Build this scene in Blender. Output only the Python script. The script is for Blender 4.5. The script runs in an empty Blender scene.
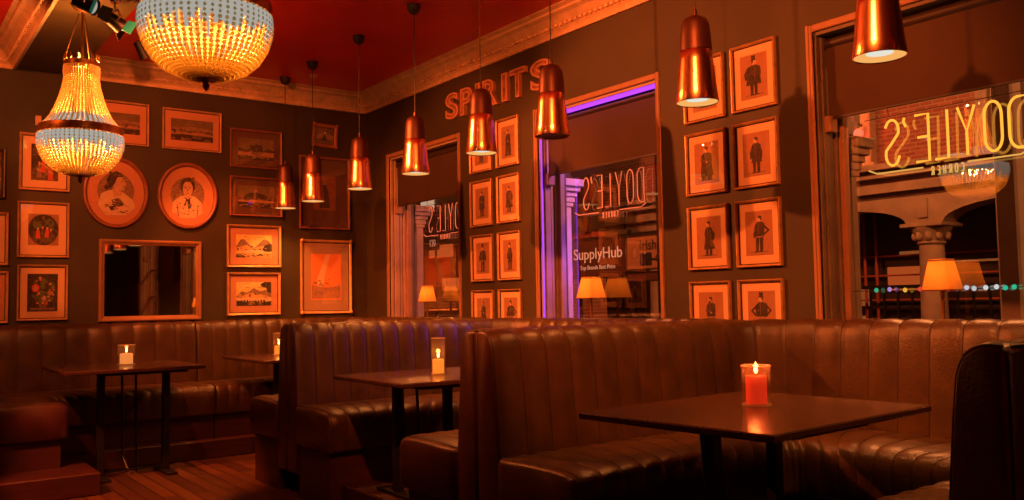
import bpy, math, random
from mathutils import Matrix, Vector

random.seed(7)
scene = bpy.context.scene
COL = scene.collection
PI = math.pi
W = 4.17        # plane of the window wall (y)
L = -8.16       # plane of the back wall (x)
H = 3.40        # ceiling height

# ---------------------------------------------------------------- camera
def camera_axes(yaw, pitch, roll):
    fw = Vector((math.cos(pitch) * math.sin(yaw), math.cos(pitch) * math.cos(yaw), math.sin(pitch)))
    r = Vector((math.cos(yaw), -math.sin(yaw), 0.0))
    u = r.cross(fw)
    c, s = math.cos(roll), math.sin(roll)
    return c * r + s * u, -s * r + c * u, fw
cr, cu, cf = camera_axes(math.radians(-53.53), math.radians(3.47), math.radians(-1.0))
cam_data = bpy.data.cameras.new('camera')
cam = bpy.data.objects.new('camera', cam_data)
COL.objects.link(cam)
cam.matrix_world = Matrix(((cr.x, cu.x, -cf.x, 0.0), (cr.y, cu.y, -cf.y, 0.0), (cr.z, cu.z, -cf.z, 1.23), (0, 0, 0, 1)))
cam_data.sensor_width = 36.0
cam_data.lens = 876.6 / 1024 * 36.0
cam_data.clip_start = 0.05
scene.camera = cam

# ---------------------------------------------------------------- world, exposure
world = bpy.data.worlds.new('night_sky')
scene.world = world
world.use_nodes = True
bg = world.node_tree.nodes['Background']
bg.inputs[0].default_value = (0.10, 0.022, 0.012, 1)
bg.inputs[1].default_value = 0.10
vs = scene.view_settings
vs.view_transform = 'Standard'
vs.look = 'None'
vs.exposure = 0.0
vs.gamma = 1.0
vs.use_curve_mapping = False
scene.cycles.use_denoising = True
scene.cycles.max_bounces = 8
scene.cycles.transparent_max_bounces = 16
scene.cycles.caustics_reflective = False
scene.cycles.caustics_refractive = False
scene.cycles.sample_clamp_indirect = 4.0

# light colours and powers
WARM = (1.0, 0.17, 0.03)
AMBER = (1.0, 0.29, 0.06)
P_PENDANT = 62.0
P_CHANDELIER = 120.0
P_STAGE = 720.0
P_RED = 50.0

def light(name, kind, loc, energy, color, radius=0.03, parent=None, target=None, angle=None, blend=0.4):
    d = bpy.data.lights.new(name, kind)
    d.energy = energy
    d.color = color
    if kind in ('POINT', 'SPOT'):
        d.shadow_soft_size = radius
    if kind == 'SPOT':
        d.spot_size = angle
        d.spot_blend = blend
    o = bpy.data.objects.new(name, d)
    COL.objects.link(o)
    o.location = loc
    if target is not None:
        v = Vector(target) - Vector(loc)
        o.rotation_euler = v.to_track_quat('-Z', 'Y').to_euler()
    if parent is not None:
        o.parent = parent
        o.location = Vector(loc) - parent.location
    return o

# ---------------------------------------------------------------- materials
def pmat(name, color, rough=0.6, metal=0.0, spec=0.5, noise=0.0, nscale=8.0, bump=0.0, bscale=60.0,
         emit=None, estr=0.0, coat=0.0, coat_rough=0.05, stretch=None):
    m = bpy.data.materials.new(name)
    m.use_nodes = True
    nt = m.node_tree
    b = nt.nodes['Principled BSDF']
    b.inputs['Base Color'].default_value = (*color, 1)
    b.inputs['Roughness'].default_value = rough
    b.inputs['Metallic'].default_value = metal
    b.inputs['Specular IOR Level'].default_value = spec
    if coat:
        b.inputs['Coat Weight'].default_value = coat
        b.inputs['Coat Roughness'].default_value = coat_rough
    if emit is not None:
        b.inputs['Emission Color'].default_value = (*emit, 1)
        b.inputs['Emission Strength'].default_value = estr
    tc = None
    if noise or bump:
        tc = nt.nodes.new('ShaderNodeTexCoord')
        src = tc.outputs['Object']
        if stretch:
            mp = nt.nodes.new('ShaderNodeMapping')
            mp.inputs['Scale'].default_value = stretch
            nt.links.new(src, mp.inputs['Vector'])
            src = mp.outputs['Vector']
    if noise:
        n = nt.nodes.new('ShaderNodeTexNoise')
        n.inputs['Scale'].default_value = nscale
        n.inputs['Detail'].default_value = 6.0
        nt.links.new(src, n.inputs['Vector'])
        rp = nt.nodes.new('ShaderNodeValToRGB')
        rp.color_ramp.elements[0].position = 0.3
        rp.color_ramp.elements[1].position = 0.7
        rp.color_ramp.elements[0].color = (*[c * (1 - noise) for c in color], 1)
        rp.color_ramp.elements[1].color = (*[min(1, c * (1 + noise)) for c in color], 1)
        nt.links.new(n.outputs['Fac'], rp.inputs['Fac'])
        nt.links.new(rp.outputs['Color'], b.inputs['Base Color'])
    if bump:
        n2 = nt.nodes.new('ShaderNodeTexNoise')
        n2.inputs['Scale'].default_value = bscale
        n2.inputs['Detail'].default_value = 4.0
        nt.links.new(src, n2.inputs['Vector'])
        bp = nt.nodes.new('ShaderNodeBump')
        bp.inputs['Strength'].default_value = bump
        bp.inputs['Distance'].default_value = 0.01
        nt.links.new(n2.outputs['Fac'], bp.inputs['Height'])
        nt.links.new(bp.outputs['Normal'], b.inputs['Normal'])
    return m

def emat(name, color, strength):
    m = bpy.data.materials.new(name)
    m.use_nodes = True
    nt = m.node_tree
    nt.nodes.clear()
    e = nt.nodes.new('ShaderNodeEmission')
    e.inputs[0].default_value = (*color, 1)
    e.inputs[1].default_value = strength
    o = nt.nodes.new('ShaderNodeOutputMaterial')
    nt.links.new(e.outputs[0], o.inputs[0])
    return m

def glass_mat(name, tint, ior, gain=1.0):
    m = bpy.data.materials.new(name)
    m.use_nodes = True
    nt = m.node_tree
    nt.nodes.clear()
    t = nt.nodes.new('ShaderNodeBsdfTransparent')
    t.inputs[0].default_value = (*tint, 1)
    g = nt.nodes.new('ShaderNodeBsdfGlossy')
    g.inputs['Roughness'].default_value = 0.0
    f0 = ((ior - 1) / (ior + 1)) ** 2 * gain
    ge = nt.nodes.new('ShaderNodeNewGeometry')
    dt = nt.nodes.new('ShaderNodeVectorMath'); dt.operation = 'DOT_PRODUCT'
    nt.links.new(ge.outputs['Incoming'], dt.inputs[0]); nt.links.new(ge.outputs['Normal'], dt.inputs[1])
    def mth(op, a, bval):
        q = nt.nodes.new('ShaderNodeMath'); q.operation = op; q.use_clamp = op != 'ABSOLUTE'
        if isinstance(a, (int, float)): q.inputs[0].default_value = a
        else: nt.links.new(a, q.inputs[0])
        if isinstance(bval, (int, float)): q.inputs[1].default_value = bval
        else: nt.links.new(bval, q.inputs[1])
        return q.outputs[0]
    ab = mth('ABSOLUTE', dt.outputs['Value'], 0.0)
    fr = mth('POWER', mth('SUBTRACT', 1.0, ab), 5.0)
    ml_out = mth('ADD', mth('MULTIPLY', fr, 1.0 - f0), f0)
    mx = nt.nodes.new('ShaderNodeMixShader')
    o = nt.nodes.new('ShaderNodeOutputMaterial')
    nt.links.new(ml_out, mx.inputs[0])
    nt.links.new(t.outputs[0], mx.inputs[1])
    nt.links.new(g.outputs[0], mx.inputs[2])
    nt.links.new(mx.outputs[0], o.inputs[0])
    return m

def scatter_glass(name, amount):
    m = glass_mat(name, (0.99, 0.95, 0.92), 1.5, 2.0)
    nt = m.node_tree
    out = [n for n in nt.nodes if n.type == 'OUTPUT_MATERIAL'][0]
    src = out.inputs[0].links[0].from_socket
    t = nt.nodes.new('ShaderNodeBsdfTranslucent'); t.inputs[0].default_value = (1.0, 0.8, 0.6, 1)
    d = nt.nodes.new('ShaderNodeBsdfDiffuse'); d.inputs[0].default_value = (1.0, 0.8, 0.6, 1)
    a = nt.nodes.new('ShaderNodeMixShader'); nt.links.new(t.outputs[0], a.inputs[1]); nt.links.new(d.outputs[0], a.inputs[2])
    w = nt.nodes.new('ShaderNodeMixShader'); w.inputs[0].default_value = amount
    nt.links.new(src, w.inputs[1]); nt.links.new(a.outputs[0], w.inputs[2]); nt.links.new(w.outputs[0], out.inputs[0])
    return m

def translucent_mat(name, color, rough=0.3, gloss=0.2):
    m = bpy.data.materials.new(name)
    m.use_nodes = True
    nt = m.node_tree
    nt.nodes.clear()
    d = nt.nodes.new('ShaderNodeBsdfDiffuse')
    d.inputs[0].default_value = (*color, 1)
    t = nt.nodes.new('ShaderNodeBsdfTranslucent')
    t.inputs[0].default_value = (*color, 1)
    g = nt.nodes.new('ShaderNodeBsdfGlossy')
    g.inputs['Roughness'].default_value = rough
    m1 = nt.nodes.new('ShaderNodeMixShader')
    m1.inputs[0].default_value = 0.55
    m2 = nt.nodes.new('ShaderNodeMixShader')
    m2.inputs[0].default_value = gloss
    o = nt.nodes.new('ShaderNodeOutputMaterial')
    nt.links.new(d.outputs[0], m1.inputs[1])
    nt.links.new(t.outputs[0], m1.inputs[2])
    nt.links.new(m1.outputs[0], m2.inputs[1])
    nt.links.new(g.outputs[0], m2.inputs[2])
    nt.links.new(m2.outputs[0], o.inputs[0])
    return m

def plank_mat(name):
    m = pmat(name, (0.16, 0.06, 0.03), rough=0.32)
    nt = m.node_tree
    b = nt.nodes['Principled BSDF']
    tc = nt.nodes.new('ShaderNodeTexCoord')
    br = nt.nodes.new('ShaderNodeTexBrick')
    br.inputs['Scale'].default_value = 1.0
    br.inputs['Color1'].default_value = (0.21, 0.085, 0.04, 1)
    br.inputs['Color2'].default_value = (0.10, 0.038, 0.02, 1)
    br.inputs['Mortar'].default_value = (0.015, 0.006, 0.004, 1)
    br.inputs['Mortar Size'].default_value = 0.004
    br.inputs['Brick Width'].default_value = 1.1
    br.inputs['Row Height'].default_value = 0.10
    nt.links.new(tc.outputs['Object'], br.inputs['Vector'])
    n = nt.nodes.new('ShaderNodeTexNoise')
    n.inputs['Scale'].default_value = 5.0
    n.inputs['Detail'].default_value = 8.0
    mp = nt.nodes.new('ShaderNodeMapping')
    mp.inputs['Scale'].default_value = (1.0, 12.0, 1.0)
    nt.links.new(tc.outputs['Object'], mp.inputs['Vector'])
    nt.links.new(mp.outputs['Vector'], n.inputs['Vector'])
    mx = nt.nodes.new('ShaderNodeMix')
    mx.data_type = 'RGBA'
    mx.blend_type = 'MULTIPLY'
    mx.inputs['Factor'].default_value = 0.7
    nt.links.new(br.outputs['Color'], mx.inputs['A'])
    nt.links.new(n.outputs['Fac'], mx.inputs['B'])
    nt.links.new(mx.outputs['Result'], b.inputs['Base Color'])
    return m

def brick_mat(name, c1, c2, mortar, scale=1.7):
    m = pmat(name, c1, rough=0.85)
    nt = m.node_tree
    b = nt.nodes['Principled BSDF']
    tc = nt.nodes.new('ShaderNodeTexCoord')
    mp = nt.nodes.new('ShaderNodeMapping')
    mp.inputs['Rotation'].default_value = (PI / 2, 0, 0)
    br = nt.nodes.new('ShaderNodeTexBrick')
    br.inputs['Scale'].default_value = scale
    br.inputs['Color1'].default_value = (*c1, 1)
    br.inputs['Color2'].default_value = (*c2, 1)
    br.inputs['Mortar'].default_value = (*mortar, 1)
    br.inputs['Mortar Size'].default_value = 0.010
    br.inputs['Brick Width'].default_value = 0.23
    br.inputs['Row Height'].default_value = 0.08
    nt.links.new(tc.outputs['Object'], mp.inputs['Vector'])
    nt.links.new(mp.outputs['Vector'], br.inputs['Vector'])
    nt.links.new(br.outputs['Color'], b.inputs['Base Color'])
    return m

M = {}
M['wall'] = pmat('olive_wall_paint', (0.038, 0.025, 0.008), 0.62, noise=0.22, nscale=2.2, bump=0.05, bscale=90)
M['ceiling'] = pmat('red_ceiling_paint', (0.60, 0.018, 0.010), 0.34, noise=0.15, nscale=1.2, bump=0.5, bscale=2.2)
M['soffit'] = pmat('olive_soffit_paint', (0.085, 0.056, 0.022), 0.45, noise=0.15, nscale=2.0)
M['crown'] = pmat('cream_crown_paint', (0.62, 0.42, 0.25), 0.55, noise=0.15, nscale=14)
M['floor'] = plank_mat('dark_floor_planks')
M['leather'] = pmat('brown_leather', (0.050, 0.023, 0.006), 0.36, spec=0.45, noise=0.28, nscale=9, bump=0.22, bscale=120)
M['leather_end'] = pmat('red_shaded_leather', (0.048, 0.012, 0.005), 0.42, spec=0.5, noise=0.25, nscale=8, bump=0.2, bscale=120)  # same brown leather, with reddish shade put into its colour
M['piping'] = pmat('dark_piping', (0.028, 0.014, 0.009), 0.5)
M['plinth'] = pmat('dark_plinth_wood', (0.042, 0.008, 0.005), 0.5, noise=0.3, nscale=5, stretch=(1, 1, 6))  # red of the low shade put into the wood colour
M['table'] = pmat('dark_table_wood', (0.042, 0.019, 0.010), 0.22, noise=0.35, nscale=7, bump=0.12, bscale=25, stretch=(8, 1, 1))
M['black_metal'] = pmat('black_steel', (0.02, 0.017, 0.016), 0.45, metal=0.6)
M['copper'] = pmat('polished_copper', (0.95, 0.43, 0.22), 0.24, metal=1.0, noise=0.10, nscale=10, bump=0.05, bscale=20, stretch=(1, 1, 0.15))
M['dark_copper'] = pmat('aged_copper', (0.075, 0.024, 0.014), 0.45, metal=0.6)
M['shade_inside'] = pmat('shade_lining', (0.95, 0.50, 0.25), 0.4, metal=0.8)
M['lamp_disc'] = emat('lamp_diffuser', (0.85, 0.80, 0.66), 0.95)
M['lamp_ring'] = emat('lamp_reflector_glow', (1.0, 0.46, 0.12), 0.95)
M['lamp_off'] = pmat('unlit_diffuser', (0.16, 0.07, 0.035), 0.5)
M['cord'] = pmat('black_cord', (0.015, 0.01, 0.01), 0.6)
M['frame_gold'] = pmat('gilt_frame', (0.62, 0.36, 0.15), 0.38, metal=0.35, noise=0.2, nscale=20)
M['frame_oak'] = pmat('oak_frame', (0.50, 0.28, 0.13), 0.5, noise=0.25, nscale=12)
M['frame_dark'] = pmat('dark_frame', (0.045, 0.024, 0.015), 0.45)
M['frame_brown'] = pmat('mahogany_frame', (0.24, 0.085, 0.045), 0.42, noise=0.2, nscale=14)
M['mat_cream'] = pmat('cream_mount', (0.80, 0.50, 0.28), 0.7)
M['mat_tan'] = pmat('tan_mount', (0.42, 0.25, 0.14), 0.7)
M['mat_brown'] = pmat('brown_mount', (0.10, 0.042, 0.024), 0.6)
M['mat_rose'] = pmat('rose_mount', (0.58, 0.26, 0.14), 0.7)
M['paper'] = pmat('aged_paper', (0.40, 0.19, 0.095), 0.75, noise=0.1, nscale=30)
M['paper_pale'] = pmat('pale_paper', (0.70, 0.50, 0.32), 0.75, noise=0.1, nscale=20)
M['ink'] = pmat('dark_ink', (0.055, 0.036, 0.026), 0.8, noise=0.6, nscale=70)
M['ink_mid'] = pmat('brown_ink', (0.14, 0.085, 0.055), 0.8, noise=0.5, nscale=60)
M['ink_soft'] = pmat('soft_brown_ink', (0.27, 0.16, 0.095), 0.8, noise=0.4, nscale=55)
M['skin_ink'] = pmat('printed_skin', (0.58, 0.34, 0.21), 0.8, noise=0.2, nscale=60)
M['gold_sky'] = pmat('painted_gold_sky', (0.90, 0.62, 0.22), 0.8, noise=0.2, nscale=12)
M['gold_land'] = pmat('painted_ochre', (0.62, 0.36, 0.12), 0.8, noise=0.3, nscale=18)
M['dull_sky'] = pmat('painted_dull_sky', (0.17, 0.115, 0.055), 0.8, noise=0.25, nscale=10)
M['dark_land'] = pmat('painted_dark_land', (0.035, 0.026, 0.016), 0.8, noise=0.4, nscale=20)
M['orange_paint'] = pmat('painted_orange', (0.85, 0.26, 0.07), 0.7)
M['rose_paint'] = pmat('painted_rose', (0.65, 0.10, 0.05), 0.8)
M['leaf_paint'] = pmat('painted_leaf', (0.12, 0.15, 0.05), 0.8)
M['picture_glass'] = glass_mat('picture_glass', (1, 1, 1), 1.5, 2.5)
M['window_glass'] = glass_mat('window_glass', (0.92, 0.92, 0.92), 1.55, 7.0)
M['clear_glass'] = scatter_glass('candle_glass', 0.035)
M['glass_rim'] = scatter_glass('candle_glass_rim', 0.30)
M['mirror'] = pmat('mirror_silver', (0.62, 0.60, 0.56), 0.02, metal=1.0)
M['frame_paint'] = pmat('painted_window_wood', (0.30, 0.15, 0.075), 0.5, noise=0.12, nscale=10)
M['reveal'] = pmat('painted_reveal_boards', (0.36, 0.24, 0.16), 0.5, noise=0.12, nscale=6)
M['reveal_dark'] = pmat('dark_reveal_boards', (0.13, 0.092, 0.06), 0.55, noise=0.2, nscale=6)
M['blind'] = pmat('brown_roller_blind', (0.048, 0.022, 0.007), 0.8, noise=0.12, nscale=3)
M['blind_tube'] = pmat('dark_blind_tube', (0.03, 0.016, 0.01), 0.5)
M['led_side'] = emat('violet_side_led', (0.36, 0.06, 1.0), 1.8)
M['led'] = emat('violet_led', (0.42, 0.05, 1.0), 1.6)
M['letter_face'] = pmat('copper_letter_face', (0.34, 0.13, 0.08), 0.5, metal=0.3, noise=0.6, nscale=14)
M['letter_side'] = pmat('copper_letter_rim', (0.78, 0.40, 0.24), 0.38, metal=0.6)
M['neon'] = emat('lit_yellow_neon', (1.0, 0.40, 0.04), 1.35)
M['neon_pale'] = emat('lit_cream_neon', (1.0, 0.50, 0.10), 0.8)
M['neon_off'] = pmat('unlit_neon_tube_faint_glow', (0.62, 0.40, 0.34), 0.3, emit=(0.55, 0.20, 0.16), estr=0.16)  # faint emission put into the colour of unlit tubes
M['bead'] = translucent_mat('amber_glass_bead', (1.0, 0.86, 0.42), 0.18, 0.18)
M['brass'] = pmat('dark_brass', (0.30, 0.14, 0.05), 0.4, metal=0.8, noise=0.3, nscale=30)
M['glow_shell'] = emat('overexposed_glow', (1.0, 0.93, 0.82), 0.40)  # emission standing in for overexposed light on the beads
M['core'] = emat('bulb_cluster', (1.0, 0.45, 0.10), 1.3)
M['bulb'] = emat('candle_bulb', (1.0, 0.42, 0.10), 6.0)
M['red_wax'] = pmat('red_wax', (0.75, 0.04, 0.015), 0.45, emit=(1.0, 0.05, 0.012), estr=0.42)
M['amber_wax'] = pmat('glowing_amber_wax', (0.45, 0.16, 0.03), 0.5, emit=(1.0, 0.30, 0.03), estr=1.0)
M['cream_wax'] = pmat('glowing_cream_wax', (0.45, 0.20, 0.07), 0.5, emit=(1.0, 0.38, 0.09), estr=0.75)
M['flame'] = emat('candle_flame', (1.0, 0.52, 0.12), 9.0)
M['wick'] = pmat('wick', (0.01, 0.008, 0.006), 0.9)
M['lampshade'] = translucent_mat('amber_lampshade', (1.0, 0.66, 0.24), 0.6, 0.02)
M['red_shade'] = translucent_mat('red_lampshade', (0.9, 0.05, 0.03), 0.6, 0.02)
M['stone'] = pmat('street_stone', (0.36, 0.25, 0.18), 0.85, noise=0.25, nscale=4, bump=0.3, bscale=20)
M['brick'] = brick_mat('street_brick', (0.30, 0.10, 0.06), (0.20, 0.06, 0.04), (0.30, 0.20, 0.14))
M['shop_dark'] = pmat('dark_shopfront', (0.03, 0.018, 0.014), 0.4)
M['shop_red'] = pmat('red_shopfront', (0.36, 0.07, 0.04), 0.5, noise=0.2, nscale=3)
M['asphalt'] = pmat('wet_asphalt', (0.03, 0.024, 0.022), 0.35, noise=0.3, nscale=6)
M['sign_brown'] = pmat('brown_sign_board', (0.12, 0.045, 0.03), 0.45)
M['sign_tan'] = pmat('tan_sign_board', (0.42, 0.21, 0.12), 0.5)
M['sign_white'] = pmat('white_lettering', (0.9, 0.75, 0.6), 0.5, emit=(1.0, 0.62, 0.42), estr=0.28)
M['sign_black'] = pmat('black_lettering', (0.02, 0.012, 0.01), 0.5)
M['glow_red'] = emat('glowing_red_shop_panel', (1.0, 0.16, 0.03), 0.6)
M['glow_orange'] = emat('lit_orange_shop_window', (1.0, 0.26, 0.06), 0.35)
M['glow_white'] = emat('lit_white_window', (1.0, 0.62, 0.38), 0.8)
M['pilaster'] = pmat('pale_painted_pilaster', (0.55, 0.45, 0.40), 0.55, noise=0.1, nscale=8)
M['white_light'] = emat('spotlight_face', (1.0, 0.85, 0.72), 0.4)
M['green_gel'] = pmat('green_gel', (0.01, 0.14, 0.09), 0.3, emit=(0.01, 0.25, 0.15), estr=0.25)
M['chrome'] = pmat('chrome', (0.75, 0.72, 0.70), 0.15, metal=1.0)
M['plastic'] = pmat('cream_plastic', (0.6, 0.32, 0.2), 0.5)

# ---------------------------------------------------------------- mesh collector
class MB:
    def __init__(s):
        s.v = []; s.f = []; s.mi = []; s.sm = []
    def add(s, vs_, fs, mi=0, smooth=False):
        o = len(s.v)
        s.v += [tuple(p) for p in vs_]
        for f in fs:
            s.f.append(tuple(i + o for i in f)); s.mi.append(mi); s.sm.append(smooth)
        return s
    def box(s, x0, x1, y0, y1, z0, z1, mi=0):
        vs_ = [(x0, y0, z0), (x1, y0, z0), (x1, y1, z0), (x0, y1, z0), (x0, y0, z1), (x1, y0, z1), (x1, y1, z1), (x0, y1, z1)]
        return s.add(vs_, [(0, 3, 2, 1), (4, 5, 6, 7), (0, 1, 5, 4), (1, 2, 6, 5), (2, 3, 7, 6), (3, 0, 4, 7)], mi)
    def bbox(s, x0, x1, y0, y1, z0, z1, b=0.005, mi=0):
        """box with all edges chamfered"""
        cx, cy, cz = (x0 + x1) / 2, (y0 + y1) / 2, (z0 + z1) / 2
        hx, hy, hz = abs(x1 - x0) / 2, abs(y1 - y0) / 2, abs(z1 - z0) / 2
        b = min(b, hx * .9, hy * .9, hz * .9)
        vs_ = []; idx = {}
        for sx in (-1, 1):
            for sy in (-1, 1):
                for sz in (-1, 1):
                    for ax in range(3):
                        p = [sx * (hx - b), sy * (hy - b), sz * (hz - b)]
                        p[ax] = (sx * hx, sy * hy, sz * hz)[ax]
                        idx[(sx, sy, sz, ax)] = len(vs_)
                        vs_.append((cx + p[0], cy + p[1], cz + p[2]))
        F = []
        g = lambda a, b_, c, ax: idx[(a, b_, c, ax)]
        for sg in (-1, 1):
            F.append((g(sg, -1, -1, 0), g(sg, 1, -1, 0), g(sg, 1, 1, 0), g(sg, -1, 1, 0)))
            F.append((g(-1, sg, -1, 1), g(1, sg, -1, 1), g(1, sg, 1, 1), g(-1, sg, 1, 1)))
            F.append((g(-1, -1, sg, 2), g(1, -1, sg, 2), g(1, 1, sg, 2), g(-1, 1, sg, 2)))
        for a in (-1, 1):
            for c in (-1, 1):
                F.append((g(a, c, -1, 0), g(a, c, 1, 0), g(a, c, 1, 1), g(a, c, -1, 1)))
                F.append((g(a, -1, c, 0), g(a, 1, c, 0), g(a, 1, c, 2), g(a, -1, c, 2)))
                F.append((g(-1, a, c, 1), g(1, a, c, 1), g(1, a, c, 2), g(-1, a, c, 2)))
                for d in (-1, 1):
                    F.append((g(a, c, d, 0), g(a, c, d, 1), g(a, c, d, 2)))
        F = list(dict.fromkeys(F))
        return s.add(vs_, F, mi)
    def lathe(s, prof, c=(0, 0, 0), n=24, mi=0, smooth=True, cap0=False, cap1=False, sx=1, sy=1):
        vs_ = []; fs = []
        for r, z in prof:
            for i in range(n):
                a = 2 * PI * i / n
                vs_.append((c[0] + sx * r * math.cos(a), c[1] + sy * r * math.sin(a), c[2] + z))
        for k in range(len(prof) - 1):
            for i in range(n):
                j = (i + 1) % n
                fs.append((k * n + i, k * n + j, (k + 1) * n + j, (k + 1) * n + i))
        s.add(vs_, fs, mi, smooth)
        o = len(s.v) - len(vs_)
        if cap0:
            s.f.append(tuple(o + i for i in reversed(range(n)))); s.mi.append(mi); s.sm.append(False)
        if cap1:
            s.f.append(tuple(o + (len(prof) - 1) * n + i for i in range(n))); s.mi.append(mi); s.sm.append(False)
        return s
    def tube(s, pts, r, n=8, mi=0, closed=False, cap=True):
        pts = [Vector(p) for p in pts]
        m = len(pts)
        rings = []
        prev = None
        for i, p in enumerate(pts):
            if closed:
                t = (pts[(i + 1) % m] - pts[i - 1])
            else:
                t = pts[min(i + 1, m - 1)] - pts[max(i - 1, 0)]
            t.normalize()
            if prev is None:
                a = Vector((0, 0, 1)) if abs(t.z) < 0.9 else Vector((1, 0, 0))
                u = t.cross(a).normalized()
            else:
                u = (prev - t * prev.dot(t))
                if u.length < 1e-6:
                    u = t.orthogonal()
                u.normalize()
            prev = u
            w = t.cross(u)
            rings.append([p + u * (r * math.cos(2 * PI * k / n)) + w * (r * math.sin(2 * PI * k / n)) for k in range(n)])
        vs_ = [q for ring in rings for q in ring]
        fs = []
        for i in range(m if closed else m - 1):
            i2 = (i + 1) % m
            for k in range(n):
                k2 = (k + 1) % n
                fs.append((i * n + k, i * n + k2, i2 * n + k2, i2 * n + k))
        if not closed and cap:
            fs.append(tuple(range(n))); fs.append(tuple((m - 1) * n + k for k in range(n)))
        return s.add(vs_, fs, mi, True)
    def ball(s, c, r, n=10, m=6, mi=0, sx=1, sy=1, sz=1):
        prof = [(r * math.sin(PI * k / m) if 0 < k < m else 1e-5, -r * math.cos(PI * k / m) * sz) for k in range(m + 1)]
        return s.lathe(prof, c, n, mi, True, sx=sx, sy=sy)
    def poly(s, pts, mi=0):
        return s.add(pts, [tuple(range(len(pts)))], mi)
    def prism(s, pts, off, mi=0):
        n = len(pts)
        off = Vector(off)
        vs_ = [Vector(p) for p in pts] + [Vector(p) + off for p in pts]
        fs = [tuple(range(n)), tuple(range(2 * n - 1, n - 1, -1))] + [(i, (i + 1) % n, n + (i + 1) % n, n + i) for i in range(n)]
        return s.add(vs_, fs, mi)
    def build(s, name, mats, parent=None, label=None, sharp=40):
        me = bpy.data.meshes.new(name)
        o3 = parent_origin(parent)
        me.from_pydata([(p[0] - o3[0], p[1] - o3[1], p[2] - o3[2]) for p in s.v], [], s.f)
        if not isinstance(mats, (list, tuple)):
            mats = [mats]
        for m in mats:
            me.materials.append(m)
        me.polygons.foreach_set('material_index', s.mi)
        me.polygons.foreach_set('use_smooth', s.sm)
        me.update()
        if any(s.sm) and sharp:
            me.set_sharp_from_angle(angle=math.radians(sharp))
        o = bpy.data.objects.new(name, me)
        COL.objects.link(o)
        if parent is not None:
            o.parent = parent
        if label:
            o['label'] = label
        return o

def parent_origin(p):
    if p is None:
        return (0, 0, 0)
    q = p
    while q.parent is not None:
        q = q.parent
    return tuple(q.location)

def thing(name, label, cat, loc=(0, 0, 0), group=None):
    o = bpy.data.objects.new(name, None)
    COL.objects.link(o)
    o.empty_display_size = 0.1
    o.location = loc
    o['label'] = label
    o['category'] = cat
    if group:
        o['group'] = group
    return o

def struct(name, mb, mats, sharp=40):
    o = mb.build(name, mats, sharp=sharp)
    o['kind'] = 'structure'
    return o

def dup(root, loc, label=None, group=None):
    r = root.copy()
    COL.objects.link(r)
    r.location = loc
    if label:
        r['label'] = label
    if group:
        r['group'] = group
    for ch in list(root.children):
        c = ch.copy()
        COL.objects.link(c)
        c.parent = r
        for g in list(ch.children):
            d = g.copy()
            COL.objects.link(d)
            d.parent = c
    return r

# ================================================================ SETTING
WT = 0.28                                    # window wall thickness
WIN = [(-7.68, -6.42), (-5.285, -4.02), (-2.825, -1.56), (-0.1, 1.15)]   # openings in the window wall
SILL, HEAD = 0.93, 2.69
XE, YS = 2.6, -3.2                           # room extents behind the camera

b = MB(); b.box(L - 0.2, XE + 0.2, YS - 0.2, W + 0.05, -0.1, 0.0)
struct('floor', b, M['floor'])
b = MB(); b.box(L - 0.2, XE + 0.2, YS - 0.2, W + WT, H, H + 0.1)
struct('ceiling', b, M['ceiling'])
b = MB(); b.box(L - 0.2, L, YS - 0.2, W + WT, 0.0, H)
struct('wall_back', b, M['wall'])
b = MB(); b.box(XE, XE + 0.2, YS - 0.2, W + WT, 0.0, H)
struct('wall_right', b, M['wall'])
b = MB(); b.box(L, XE, YS - 0.2, YS, 0.0, H)
struct('wall_left', b, M['wall'])
b = MB()
b.box(L, XE, W, W + WT, 0.0, SILL)
b.box(L, XE, W, W + WT, HEAD, H)
xs = [L] + [x for w in WIN for x in w] + [XE]
for i in range(0, len(xs), 2):
    b.box(xs[i], xs[i + 1], W, W + WT, SILL, HEAD)
struct('wall_window', b, M['wall'])

# beam that carries the chandeliers
b = MB(); b.box(L, XE, 0.96, 1.41, 3.24, H)
struct('ceiling_beam', b, M['soffit'])

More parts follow.
